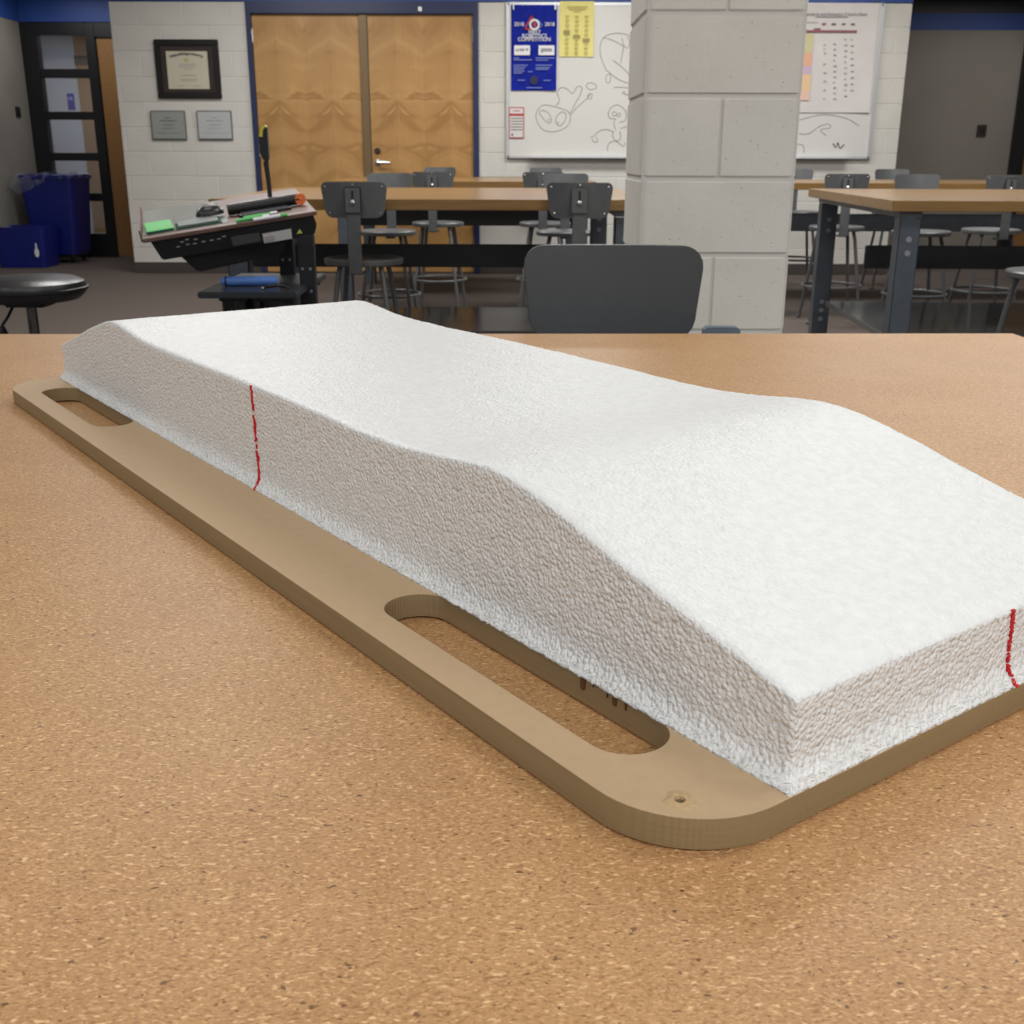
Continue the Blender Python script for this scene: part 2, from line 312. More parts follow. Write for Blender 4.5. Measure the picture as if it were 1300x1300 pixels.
def mdf_mat():
    m = bpy.data.materials.new('mdf'); m.use_nodes = True; nt = m.node_tree; N = nt.nodes; L = nt.links; b = N['Principled BSDF']
    b.inputs['Roughness'].default_value = .55; b.inputs['Specular IOR Level'].default_value = .3
    tc = N.new('ShaderNodeTexCoord'); geo = N.new('ShaderNodeNewGeometry'); sp = N.new('ShaderNodeSeparateXYZ'); L.new(geo.outputs['True Normal'], sp.inputs[0])
    ab = N.new('ShaderNodeMath'); ab.operation = 'ABSOLUTE'; L.new(sp.outputs['Z'], ab.inputs[0])
    n = N.new('ShaderNodeTexNoise'); n.inputs['Scale'].default_value = 120; n.inputs['Detail'].default_value = 6; L.new(tc.outputs['Object'], n.inputs['Vector'])
    r = N.new('ShaderNodeValToRGB'); r.color_ramp.elements[0].position = .3; r.color_ramp.elements[0].color = S(190, 163, 129); r.color_ramp.elements[1].position = .7; r.color_ramp.elements[1].color = S(195, 168, 133); L.new(n.outputs[0], r.inputs[0])
    # cut edge: browner, fine layers across the thickness and cutter marks
    mp = N.new('ShaderNodeMapping'); mp.inputs['Scale'].default_value = (8, 8, 380); L.new(tc.outputs['Object'], mp.inputs[0])
    n2 = N.new('ShaderNodeTexNoise'); n2.inputs['Scale'].default_value = 1; n2.inputs['Detail'].default_value = 3; L.new(mp.outputs[0], n2.inputs['Vector'])
    r2 = N.new('ShaderNodeValToRGB'); r2.color_ramp.elements[0].position = .3; r2.color_ramp.elements[0].color = S(138, 119, 87); r2.color_ramp.elements[1].position = .7; r2.color_ramp.elements[1].color = S(146, 126, 93); L.new(n2.outputs[0], r2.inputs[0])
    mx = N.new('ShaderNodeMix'); mx.data_type = 'RGBA'; L.new(ab.outputs[0], mx.inputs[0]); L.new(r2.outputs[0], mx.inputs[6]); L.new(r.outputs[0], mx.inputs[7]); L.new(mx.outputs[2], b.inputs['Base Color'])
    wv = N.new('ShaderNodeTexWave'); wv.bands_direction = 'X'; wv.inputs['Scale'].default_value = 130; wv.inputs['Distortion'].default_value = .6
    mpw = N.new('ShaderNodeMapping'); mpw.inputs['Scale'].default_value = (1, .25, .25); L.new(tc.outputs['Object'], mpw.inputs[0]); L.new(mpw.outputs[0], wv.inputs['Vector'])
    ds = N.new('ShaderNodeMapRange'); ds.inputs[3].default_value = .00018; ds.inputs[4].default_value = .00002; L.new(ab.outputs[0], ds.inputs[0])
    bp = N.new('ShaderNodeBump'); L.new(ds.outputs[0], bp.inputs['Distance']); L.new(wv.outputs[0], bp.inputs['Height']); L.new(bp.outputs[0], b.inputs['Normal'])
    return m
M_mdf = mdf_mat()
M_mdfedge = mat('raw_mdf_fibre', S(200, 172, 128), .8, col2=S(180, 150, 108), nscale=300, bump=.0006, bscale=600)
M_drip = mat('brown_glue', S(92, 62, 38), .5)

# ------------------------------------------------------------------ setting
YB = 10.6            # painted block wall with the double doors
YL = 12.3            # entrance recess on the left
YR = 12.5            # grey wall on the right
XL = -5.05; XW0 = -3.56; XW1 = 3.51; XR = 6.6
fl = MB().box(XL-3, XR+.2, -2.5, 16.5, -.1, 0).build('floor', M_carpet); tag(fl, kind='structure')
ce = MB().box(XL-.2, XR+.2, -2.5, YB+.05, CEIL, CEIL+.1).build('ceiling', M_ceil); tag(ce, kind='structure')
wl = MB().box(XL-.2, XL, -2.5, YL+.06, 0, 2.345).build('wall_left', M_greyl); tag(wl, kind='structure')
b_ = MB().box(XL-.2, XL+.006, -2.5, YL+.06, 2.345, CEIL).build('paint_band', M_blue, wl)
wr_ = MB().box(XR, XR+.2, -2.5, YR, 0, CEIL).build('wall_right', M_grey); tag(wr_, kind='structure')
# unseen soffits added over the two recesses to darken them
for n_, (x0, x1, y1) in enumerate([(XL, XW0, YL-.07), (XW1, XR, YR+.2)]):
    s_ = MB().box(x0, x1, YB, y1, 2.66, CEIL).build('ceiling_shade_soffit', M_navy); tag(s_, kind='structure')

# back wall: recessed joint core, individual blocks
DX0, DX1, DZ = -2.357, -.31, 2.347
wb = MB()
wb.box(XW0+.01, DX0, YB+.0015, YB+.25, 0, 2.34); wb.box(DX1, XW1-.01, YB+.0015, YB+.25, 0, 2.34)
wb.box(XW0+.01, XW0+.2, YB+.25, YL, 0, CEIL); wb.box(XW1-.2, XW1-.01, YB+.25, YR, 0, CEIL)
back = wb.build('wall_back', M_mortar); tag(back, kind='structure')
MB().box(XW0, XW1, YB-.002, YB+.25, 2.347, CEIL).build('paint_band', M_blue, back)
RH = .2125; ZJ = [2.147-RH*k for k in range(-1, 11)]      # joint heights, downward
ZJ[0] = 2.340
bl = MB().box(-.2005, .2005, -.003, .03, -(RH-.005)/2, (RH-.005)/2).build('concrete_block', M_block, back, bevel=.003, seg=1)
first = True
PH = at(243, 148, YB).x
for k in range(len(ZJ)-1):
    z1 = ZJ[k]; z0 = max(ZJ[k+1], 0.0)
    if k == len(ZJ)-2: z0 = 0.0
    odd = k % 2
    for seg0, seg1 in ((XW0, DX0), (DX1, XW1)):
        xj = PH + (.203 if odd else 0); i0 = math.floor((seg0-xj)/.406)-1
        for i in range(i0, i0+14):
            a = max(xj+i*.406, seg0); b = min(xj+(i+1)*.406, seg1)
            if b-a < .02: continue
            full = abs(b-a-.406) < .001 and abs(z1-z0-RH) < .001
            if full:
                o = bl if first else bl.copy()
                if not first: C.objects.link(o)
                first = False
                o.location = ((a+b)/2, YB+random.uniform(-.0008, .0008), (z0+z1)/2)
            else:
                o = MB().box(a+.0025, b-.0025, YB-.003, YB+.03, z0+.0025, z1-.0025).build('concrete_block', M_block, back, bevel=.003, seg=1)
for n_, (x0, x1) in enumerate([(XW0, DX0), (DX1, XW1)]):
    o = MB().box(x0, x1, YB-.014, YB-.005, 0.001, .1).build('baseboard_back', mat('rubber_base', S(66, 60, 56), .6), bevel=.003); tag(o, kind='structure')
# right grey wall with band
rw = MB().box(XW1, XR, YR, YR+.2, 0, 2.315).build('wall_far_right', M_grey); tag(rw, kind='structure')
MB().box(XW1, XR, YR-.003, YR+.2, 2.315, 2.475).build('paint_band', M_blue, rw)
MB().box(XW1, XR, YR-.003, YR+.2, 2.475, CEIL).build('dark_band', M_black, rw)
MB().box(XW1, XR, YR-.012, YR-.001, 0, .1).build('baseboard', M_black, rw)
sp_ = empty('wall_switch', at(1246, 166, YR-.004)); tag(sp_, 'small dark brown switch plate alone on the grey wall at right', 'switch')
MB().prism(rrect(-.05, .05, -.06, .06, .008), 0, .01, WALLM).build('cover_plate', M_matb, sp_)
MB().box(-.022, -.010, -.016, -.01, -.03, .03).build('toggle', M_blackp, sp_); MB().box(.010, .022, -.016, -.01, -.03, .03).build('toggle', M_blackp, sp_)
# door at far right (black frame, brown leaf)
xf0 = at(1287, 150, YR).x
d3 = MB().box(xf0+.13, XR, YR-.06, YR-.012, 0.001, 2.2).build('door_3', M_brownwood, bevel=.004); tag(d3, kind='structure')
MB().box(xf0, xf0+.13, YR-.09, YR-.012, 0.001, 2.3).build('door_frame', M_black, d3, bevel=.006)
MB().box(xf0+.13, XR, YR-.09, YR-.012, 2.2, 2.3).build('door_frame', M_black, d3, bevel=.006)

# double doors
def leaf(name, x0, x1, hinge_x, M_door):
    o = MB().box(x0, x1, YB+.02, YB+.065, .012, 2.243).build(name, M_door, bevel=.003); tag(o, kind='structure')
    for z in (2.07, 1.1, .3):
        MB().tube([(hinge_x, YB+.012, z-.055), (hinge_x, YB+.012, z+.055)], .009, 8).build('hinge', M_bright, o)
    return o
d1 = leaf('door_1', -2.313, -1.368, -2.315, M_door1); d2 = leaf('door_2', -1.292, -.358, -.356, M_door2)
fr = MB().box(-2.357, -2.315, YB-.03, YB+.12, 0, 2.246); fr.box(-.356, -.31, YB-.03, YB+.12, 0, 2.246); fr.box(-2.357, -.31, YB-.03, YB+.12, 2.246, 2.347)
fo = fr.build('trim_1', M_navy, bevel=.004); tag(fo, kind='structure')
mo = MB().box(-1.366, -1.294, YB+.0, YB+.06, .012, 2.244).build('trim_2', mat('bronze_astragal', S(118, 98, 70), .4, metal=.3), bevel=.006); tag(mo, kind='structure')
MB().lathe([(.028, 0), (.028, .012), (.018, .018)], 16, wallM(-1.238, YB+.02, 1.10)).build('deadbolt', M_matb, d2)
h = MB().lathe([(.027, 0), (.027, .014), (.012, .016), (.012, .05)], 16, wallM(-1.238, YB+.02, 1.0)).tube([(-1.238, YB-.03, 1.0), (-1.19, YB-.036, 1.0), (-1.12, YB-.034, .995)], .012, 8).build('lever_handle', M_bright, d2, smooth=True)
ds = MB().box(-.835, -.80, YB-.045, YB-.03, 2.262, 2.30).build('door_sensor', M_bright, fo, bevel=.003)

# entrance: black glazed screen, brown door, hallway behind
win = empty('window_1', (0, YL, 0)); tag(win, kind='structure')
def onY(px, py, Y): p = at(px, py, Y); return p.x, p.z
xa = at(41, 100, YL).x; xs0, xs1 = onY(56, 110, YL)[0], onY(117, 110, YL)[0]; xe = onY(129, 110, YL)[0]
zt = [onY(80, y, YL)[1] for y in (45, 88, 99, 142, 152, 194, 204, 245, 255, 296)]
fb = lambda x0, x1, z0, z1: MB().box(x0, x1, -.06, .06, z0, z1).build('window_frame', M_black, win, bevel=.006)
fb(XL+.002, xs0, .001, 2.34); fb(xs1, xe, .001, 2.34); fb(xs0, xs1, zt[0], 2.34); fb(xs0, xs1, .001, zt[9])
for k in (1, 3, 5, 7): fb(xs0, xs1, zt[k+1], zt[k])
for k in (0, 2, 4, 6, 8): MB().box(xs0-.005, xs1+.005, -.004, .004, zt[k+1], zt[k]).build('glass_pane', M_glass, win)
MB().box(xe, XW0+.01, -.06, .06, 2.2, 2.34).build('window_frame', M_black, win, bevel=.006)
MB().box(XL+.01, XW0+.01, YL-.0-YL-.065, .07, 2.345, 2.62).build('paint_band', M_blue, win)
d4 = MB().box(xe+.005, XW0+.01, YL-.03, YL+.02, .012, 2.2).build('door_4', M_brownwood, bevel=.004); tag(d4, kind='structure')
YH = 15.2
xm = onY(103, 140, YH)[0]
hw = MB().box(XL-3, xm, YH, YH+.1, 0, 2.7).build('wall_hallway', mat('hall_paint', S(176, 182, 192), .6, col2=S(168, 174, 184), nscale=2)); tag(hw, kind='structure')
hc = MB().box(XL-3, XW0+.3, YL+.07, YH+.1, 2.7, 2.8).build('ceiling_hallway', M_ceil); tag(hc, kind='structure')
hl_ = MB().box(XL-3, XL-2.9, YL+.07, YH, 0.001, 2.7).build('wall_hallway_end', M_grey); tag(hl_, kind='structure')
MB().box(xm+.001, XW0+.3, YH-.02, YH+.1, 0.001, 2.6).build('door_5', mat('hall_tan', S(134, 102, 60), .6, col2=S(126, 95, 55), nscale=3)); tag(bpy.data.objects['door_5'], kind='structure')
MB().box(xm+.001, XW0+.3, YH-.05, YH-.02, onY(100, 82, YH)[1], onY(100, 71, YH)[1]).build('door_frame', M_matb, bpy.data.objects['door_5'])
p = at(90, 129, YH-.012)
hs = empty('hall_sign', p); tag(hs, 'small blue sign on the pale hallway wall seen through the glazed screen', 'sign')
MB().box(-.045, .045, 0, .01, -.10, .10).build('sign_plate', M_banner, hs, bevel=.003)
MB().box(-.03, .03, -.002, 0, .02, .06).build('sign_print', M_lblue, hs)
p = onY(19, 155, 11.0)
th = MB().box(XL, XL+.015, 11.9, 12.0, 1.42, 1.52).build('wall_thermostat', M_blackp, bevel=.004)
th.location = (0, 0, 0); tag(th, 'small dark switch box on the shaded grey wall above the recycling bins', 'switch')

# ------------------------------------------------------------------ pillar of bull-nosed blocks
pil = MB().box(.341, .745, 3.0555, 3.450, 0, CEIL).build('wall_pillar', M_mortar); tag(pil, kind='structure')
pj = [at(900, y, 3.05).z for y in (15, 124, 226, 328, 420)]
ph_ = (pj[0]-pj[4])/4
px0, px1 = .335, .751
py0, py1 = 3.05, 3.456
def half(x0, x1, left, right, r=.026):
    out = []
    L_, R_ = (r if left else .003), (r if right else .003)
    for cx, cy, a0, rr in ((x1-R_, py0+R_, -PI/2, R_), (x1-R_, py1-R_, 0, R_), (x0+L_, py1-L_, PI/2, L_), (x0+L_, py0+L_, PI, L_)):
        for i in range(6):
            a = a0+i*PI/10; out.append((cx+rr*math.cos(a), cy+rr*math.sin(a)))
    return out
def pblock(poly):
    o = MB().prism(poly, .0035, ph_-.0035).build('concrete_block', M_pblock, pil, bevel=.007, seg=3, smooth=True); return o
full_b = None; hl = None
xc = .543
k0 = int(math.ceil(pj[0]/ph_))
for k in range(-5, 7):
    z = pj[0]-ph_*k   # bottom of the course
    if z < -ph_*.5 or z+ph_ > CEIL+.02: continue
    if z < 0: continue
    if k % 2 == 1:
        if full_b is None: full_b = pblock(half(px0, px1, True, True)); o = full_b
        else: o = full_b.copy(); C.objects.link(o)
        o.location.z = z
    else:
        if hl is None:
            hl = pblock(half(px0, xc-.0035, True, False)); hr = pblock(half(xc+.0035, px1, False, True)); a, b = hl, hr
        else: a = hl.copy(); b = hr.copy(); C.objects.link(a); C.objects.link(b)
        a.location.z = z; b.location.z = z

# ------------------------------------------------------------------ foreground table
T = .765
ang = math.radians(1.2)
tb = empty('work_table', (.929, 2.051, 0), ang); tag(tb, 'large work table with varnished speckled particle board top filling the foreground', 'table')
MB().box(-2.44, 0, -2.30, 0, T-.032, T).build('tabletop', M_table, tb, bevel=.0025)
for x in (-2.34, -.12):
    for y in (-2.2, -.12):
        MB().box(x-.03, x+.03, y-.03, y+.03, 0, T-.10).build('leg', M_leg, tb, bevel=.004)
MB().box(-2.36, -.10, -.14, -.10, T-.10, T-.032).build('apron', M_leg, tb, bevel=.003); MB().box(-2.36, -.10, -2.22, -2.18, T-.10, T-.032).build('apron', M_leg, tb, bevel=.003)

# ------------------------------------------------------------------ MDF base board
BO = (.13493, .46483); BA = math.radians(36.206); BT = .0192
brd = empty('mdf_base_board', (BO[0], BO[1], T), BA); tag(brd, 'long tan MDF board with rounded corners and handle slots under the white foam', 'board')
def circ(cx, cy, r, n=16): return [(cx+r*math.cos(2*PI*i/n), cy+r*math.sin(2*PI*i/n)) for i in range(n)]
outer = rrect(-.0710, .424, 0, 1.294, .060, 14)
sl = [rrect(a, b, y0, y1, .0232, 12) for (a, b) in ((-.0452, .0018), (.3512, .3982)) for (y0, y1) in ((.0715, .3300), (.9575, 1.2160))]
GAP = .0019
bo = curve_mesh('board_panel', [outer]+sl+[circ(-.0455, .0292, .0026, 12)], BT-GAP, M_mdf, brd, bevel=.0006, loc=(0, 0, GAP))
for x in (.05, .30):
    for y in (.035, .42, .86, 1.255): MB().lathe([(.012, 0), (.012, GAP+.0001)], 14, c=(x, y, 0)).build('hidden_spacer', M_blackp, brd)  # unseen spacers added, lifting the board for a dark contact line
ring = MB(); n = 26; vs = []; fs = []
for k, (rr_, zz) in enumerate([(.0027, -.0018), (.0029, .0010), (.0042, .0013), (.0062, .0008), (.0095, -.0001)]):
    for i in range(n):
        a = 2*PI*i/n; q_ = rr_*(1+.10*k*noise.noise(Vector((math.cos(a)*1.5, math.sin(a)*1.5, 3.3)))); vs.append((-.0455+q_*math.cos(a), .0292+q_*math.sin(a), BT+zz*(1+.5*noise.noise(Vector((i*.9, k, 0))))))
for k in range(4):
    for i in range(n): fs.append((k*n+i, k*n+(i+1) % n, (k+1)*n+(i+1) % n, (k+1)*n+i))
ring.add(vs, fs).build('torn_rim', mat('raised_mdf_fibre', S(196, 168, 126), .8, col2=S(184, 157, 119), nscale=400, bump=.0004, bscale=700), brd, smooth=True)
dr = MB()
for (y, wd, dp) in ((.1585, .0021, .0085), (.1300, .0017, .0070), (.1365, .0006, .0045), (.1205, .0007, .0058), (.149, .0006, .0028)):
    pl = [(y-wd*1.2, BT-.0008), (y-wd, BT-dp*.6), (y-wd*.85, BT-dp*.88), (y-wd*.4, BT-dp), (y+wd*.4, BT-dp), (y+wd*.85, BT-dp*.9), (y+wd, BT-dp*.6), (y+wd*1.1, BT-.0008)]
    dr.prism([(a, b) for a, b in pl], -.0003, .0003, Matrix.Translation((.0014, 0, 0)) @ Matrix(((0, 0, 1, 0), (1, 0, 0, 0), (0, 1, 0, 0), (0, 0, 0, 1))))
dr.build('glue_drip', M_drip, brd)

# ------------------------------------------------------------------ foam form
PROF = [(-.01, .0450), (.0, .0455), (.03, .0530), (.067, .0618), (.09, .0670), (.128, .0757), (.155, .0834), (.184, .0912), (.215, .0988), (.24, .1030), (.26, .1046), (.283, .1040),
        (.312, .1008), (.342, .0974), (.37, .0953), (.40, .0942), (.445, .0941), (.512, .0955), (.60, .0966), (.70, .0968), (.78, .0962), (.84, .0960), (.90, .0966), (.94, .0978), (.965, .0998), (.99, .1027),
        (1.015, .1052), (1.035, .1063), (1.055, .1048), (1.08, .1005), (1.12, .0910), (1.15, .0835), (1.20, .0685), (1.252, .0545), (1.283, .0462), (1.3, .042)]
def prof(y):
    for (a, ha), (b, hb) in zip(PROF, PROF[1:]):
        if a <= y <= b: return ha+(hb-ha)*(y-a)/(b-a)
    return PROF[-1][1]
def hprof(y):
    k_ = .3 if y > .97 else 1
    return sum(prof(y+d*k_) for d in (-.016, -.008, 0, .008, .016))/5
FX0, FX1, FY0, FY1 = .0075, .3455, .0075, 1.2795
nx, ny = 112, 424
xs = [FX0+(FX1-FX0)*i/nx for i in range(nx+1)]; ys = [FY0+(FY1-FY0)*j/ny for j in range(ny+1)]
def nz(x, y, z, s): return noise.noise(Vector((x*s, y*s, z*s)))
vs = []; fs = []
def addv(p): vs.append(p); return len(vs)-1
top = {}
for i, x in enumerate(xs):
    for j, y in enumerate(ys):
        e = i in (0, nx) or j in (0, ny); e1 = i in (1, nx-1) or j in (1, ny-1)
        z = hprof(y) - (.0016 if e else .0003 if e1 else 0) + .00045*nz(x, y, 0, 150) + .00035*nz(x, y, 3, 420)+ .0005*nz(x, y, 5, 25)
        px_, py_ = x, y
        if e: j_ = .0009*nz(x, y, 9, 330); px_ += j_; py_ += j_
        top[i, j] = addv((px_, py_, z))
for i in range(nx):
    for j in range(ny): fs.append((top[i, j], top[i+1, j], top[i+1, j+1], top[i, j+1]))
loop = [(i, 0) for i in range(nx)]+[(nx, j) for j in range(ny)]+[(i, ny) for i in range(nx, 0, -1)]+[(0, j) for j in range(ny, 0, -1)]
LV = [0, .0012, .0030, .0050, .0075, .0105, .0140]
prev = [top[k] for k in loop]; NS = 18
rows = []
for lv in range(NS+len(LV)):
    row = []
    for (i, j) in loop:
        x, y = xs[i], ys[j]; h = hprof(y)-.0016
        if lv < len(LV): z = LV[lv]
        else: z = LV[-1]+(h-LV[-1])*(lv-len(LV)+1)/(NS+1)
        nxx = -1 if i == 0 else 1 if i == nx else 0; nyy = -1 if j == 0 else 1 if j == ny else 0
        t_ = max(0, 1-z/.014); off = .0075*t_**1.8
        rough = (.0009*nz(x, y, z, 190)+.0006*nz(x+7, y, z, 420)) if 0 < lv else .0010*nz(x, y, 0, 150)+.0007*nz(x, y, 4, 500)
        off += rough
        row.append(addv((x+nxx*off, y+nyy*off, z)))
    rows.append(row)
rows.append(prev); n = len(loop)
for a, b in zip(rows, rows[1:]):
    for k in range(n): fs.append((a[k], a[(k+1) % n], b[(k+1) % n], b[k]))
fs.append(tuple(rows[0][::-1]))
foam = empty('foam_form', (BO[0], BO[1], T+BT), BA); tag(foam, 'long white carved foam block with a humped top resting on the MDF board', 'foam block')
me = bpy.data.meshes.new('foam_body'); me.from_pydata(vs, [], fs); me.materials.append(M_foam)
for p in me.polygons: p.use_smooth = True
fbdy = bpy.data.objects.new('foam_body', me); C.objects.link(fbdy); fbdy.parent = foam
# frayed fibres along the foot and the upper rim
fz = MB()
def fibre(p, d, L, w):
    d = Vector(d).normalized(); s = d.cross(Vector((random.uniform(-1, 1), random.uniform(-1, 1), random.uniform(-1, 1)))).normalized()*w
    p = Vector(p); q = s.cross(d).normalized()*w
    fz.add([p+s, p-s, p+q, p+d*L], [(0, 1, 3), (1, 2, 3), (2, 0, 3), (0, 2, 1)])
for k in range(2600):
    y = random.uniform(0.0, 1.285); fibre((.0006+random.uniform(-.0004, .0035), y, random.uniform(.0002, .006)), (-1, random.uniform(-.8, .8), random.uniform(-.1, 1.2)), random.uniform(.0008, .0026), random.uniform(.0002, .0005))
for k in range(700):
    x = random.uniform(0, .353); fibre((x, .0006+random.uniform(-.0004, .0035), random.uniform(.0002, .006)), (random.uniform(-.8, .8), -1, random.uniform(-.1, 1.2)), random.uniform(.0008, .0024), random.uniform(.0002, .0005))
for k in range(1500):
    y = random.uniform(.008, 1.278); fx = random.choice((FX0, FX1)); fibre((fx, y, hprof(y)-.0018), (random.uniform(-1, 1), random.uniform(-1, 1), random.uniform(.2, 1)), random.uniform(.0006, .0020), random.uniform(.0002, .0005))
for k in range(260):
    x = random.uniform(.008, .345); ey = random.choice((FY0, FY1)); fibre((x, ey, hprof(ey)-.0018), (random.uniform(-1, 1), random.uniform(-1, 1), random.uniform(.2, 1)), random.uniform(.0006, .0018), random.uniform(.0002, .0004))
o = fz.build('frayed_bead', M_foam, foam); tag(o, 'tiny torn white foam shreds along the edges', kind='stuff')
# red marker lines down the side and the near end
def marker_line(pfun, h0, h1, wd, seed):
    rnd = random.Random(seed); m = MB(); n = 46
    for k in range(n):
        if rnd.random() < .10: continue
        t0 = k/n; t1 = (k+.98)/n; a = wd*rnd.uniform(.35, 1.15); b = wd*rnd.uniform(.35, 1.15); j = rnd.uniform(-.0006, .0006)
        m.add([pfun(t0, -a+j, .0010), pfun(t0, b+j, .0010), pfun(t1, b+j, .0010), pfun(t1, -a+j, .0010), pfun(t0, -a+j, -.0006), pfun(t0, b+j, -.0006), pfun(t1, b+j, -.0006), pfun(t1, -a+j, -.0006)],
              [(0, 1, 2, 3), (7, 6, 5, 4), (0, 4, 5, 1), (1, 5, 6, 2), (2, 6, 7, 3), (3, 7, 4, 0)])
    return m
def p_side(t, s, o):
    y = .631+.007*t**.6; z = (hprof(y)-.001)*t; off = .0075*max(0, 1-z/.014)**1.8
    return (FX0-off-o, y+s, z)
def p_end(t, s, o):
    x = .1985-.0030*t; z = (hprof(FY0)-.0005)*t; off = .0075*max(0, 1-z/.014)**1.8
    return (x+s, FY0-off-o, z)
marker_line(p_side, 0, 1, .0021, 3).build('marker_line', M_redm, foam)['label'] = 'vertical red marker line on the long side of the foam'
marker_line(p_end, 0, 1, .0016, 5).build('marker_line', M_redm, foam)['label'] = 'vertical red marker line on the near end of the foam'

# ------------------------------------------------------------------ stools
def plate(wt, wb_, h, r, curv, th, z0, y0, lean=0, nc=14):
    rows = [0, .3, .6, 1]; hs = [d*r*.999 for d in (0, .04, .15, .35, .65, 1)]; zs = hs+[h/2]+[h-d for d in hs[::-1]]
    m = MB(); vs = []; 
    for side in (0, 1):
        for z in zs:
            d = min(z, h-z); ins = r-math.sqrt(max(0, r*r-(r-d)**2)) if d < r else 0
            hw = (wb_+(wt-wb_)*z/h)/2-ins
            for c in range(nc+1):
                x = hw*(-1+2*c/nc); y = y0+curv*(x/(wt/2))**2+lean*(z/h) + (th if side else 0)
                vs.append((x, y, z0+z))
    R = len(zs); n1 = nc+1; fs = []
    for s in (0, 1):
        for i in range(R-1):
            for c in range(nc):
                a = s*R*n1+i*n1+c; fs.append((a, a+1, a+1+n1, a+n1))
    rim = [c for c in range(n1)]+[i*n1+nc for i in range(1, R)]+[(R-1)*n1+c for c in range(nc-1, -1, -1)]+[i*n1 for i in range(R-2, 0, -1)]
    for k in range(len(rim)):
        a, b = rim[k], rim[(k+1) % len(rim)]; fs.append((a, b, b+R*n1, a+R*n1))
    m.add(vs, fs); return m
SEATR = .178
def make_stool(seat_z, back_z0, back_z1, wt, wb_, m_st, m_back, bar=True, ring_z=.24, pad=False):
    """local frame: the sitter faces +y, the backrest stands at -y"""
    t = empty('shop_stool', (0, 0, 0)); cv = .004 if pad is None else .030
    MB().lathe([(.001, -.012), (SEATR-.03, -.012), (SEATR-.006, -.028), (SEATR, -.024), (SEATR+.002, -.006), (SEATR-.004, 0), (SEATR-.018, -.001), (SEATR-.05, -.009), (.001, -.011)], 36, c=(0, 0, seat_z)).build('seat', m_st, t, smooth=True)
    for a in (45, 135, 225, 315):
        ca, sa = math.cos(math.radians(a)), math.sin(math.radians(a))
        MB().tube([(ca*.125, sa*.125, seat_z-.018), (ca*.145, sa*.145, seat_z-.08), (ca*.235, sa*.235, .012)], .0115, 8).lathe([(.016, 0), (.016, .018), (.012, .022)], 10, c=(ca*.237, sa*.237, 0)).build('leg', m_st, t, smooth=True)
    rr = .145+.09*(seat_z-.08-ring_z)/(seat_z-.09)-.004
    MB().tube([(rr*math.cos(2*PI*i/28), rr*math.sin(2*PI*i/28), ring_z) for i in range(28)], .009, 8, closed=True).build('foot_ring', m_st, t, smooth=True)
    if bar:
        zc = (back_z0+back_z1)/2
        MB().box(-.030, .030, -.205, -.198, seat_z-.055, zc+.01).box(-.030, .030, -.199, -.10, seat_z-.058, seat_z-.05).build('back_bar', m_st, t, bevel=.003)
        if pad:
            for ch in list(t.children):
                if ch.name.startswith('back_bar'): bpy.data.objects.remove(ch)
            MB().box(-.030, .030, -.235, -.228, seat_z-.055, zc+.01).box(-.030, .030, -.229, -.10, seat_z-.058, seat_z-.05).build('back_bar', m_st, t, bevel=.003)
            return t
        br = MB().box(-.036, .036, -.213, -.206, zc-.055, zc+.055).build('bracket', m_st, t, bevel=.004)
        sm = MB().box(-.004, .004, -.2145, -.2125, zc+.005, zc+.04).build('slot', M_black, br)
        MB().lathe([(.011, 0), (.011, .006), (.005, .010)], 10, wallM(0, -.2125, zc-.01)).build('bolt', M_bright, br)
    MB_ = plate(wt, wb_, back_z1-back_z0, min(.03, wt*.14), cv, .006 if cv > .01 else .03, back_z0, -.192, lean=-.012)
    bk = MB_.build('backrest', m_back, t, smooth=True)
    rv = MB()
    for x in (-wt*.42, wt*.42, 0):
        for z in ((back_z0+.02, back_z1-.02) if x else (back_z1-.012,)):
            xx = x*(.88 if z < zc else 1) if bar else x
            yy = -.192+cv*(xx/(wt/2))**2-.012*(z-back_z0)/(back_z1-back_z0)
            rv.lathe([(.004, 0), (.004, .002), (.002, .003)], 8, wallM(xx, yy, z))
    rv.build('rivet', M_bright, bk)
    return t
GRP = None
protoA = make_stool(.628, .812, .962, .295, .25, M_steel, M_steel)
used = [False]
def place(px, py_seat, Y, rz, label, group='grey steel shop stools around the benches', dz=0, pz=None, x=None):
    """px: image column of the seat centre, Y: distance of the seat centre"""
    if not used[0]: t = protoA; used[0] = True
    else: t = dup(protoA)
    X = at(px, py_seat, Y).x if x is None else x
    t.location = (X, Y, 0); t.rotation_euler = (0, 0, math.radians(rz)); tag(t, label, 'stool', group); return t
FA = 'facing away'; 
place(462, 330, 5.13, -3, 'dark grey steel stool with rounded seat and bolted backrest beside the teaching console')
place(492, 305, 7.02, 178, 'grey steel stool seen front on, directly behind the leftmost dark stool')
place(556, 286, 7.90, -6, 'grey steel stool with angled backrest before the double doors, its foot ring showing')
place(556, 272, 10.10, 176, 'farthest grey stool before the double doors, a rim of backrest above the angled one')
place(733, 330, 5.13, -2, 'dark grey steel stool with bolted backrest just left of the white block pillar')
place(717, 306, 7.02, 178, 'pale grey stool facing forward behind the bolted stool left of the pillar')
place(692, 286, 7.90, -6, 'grey steel stool under the blue banner, second from the wall')
place(692, 270, 10.10, 178, 'farthest grey steel stool below the blue banner, only its backrest rim above the bench')
place(1062, 289, 7.55, -3, 'dark grey steel stool with splayed pale legs just right of the white pillar')
place(1168, 306, 7.10, 180, 'pale grey stool facing forward behind the right bench, below the dark grey wall')
place(1134, 278, 9.55, 178, 'small distant grey stool at the foot of the grey wall, left of the pale one')
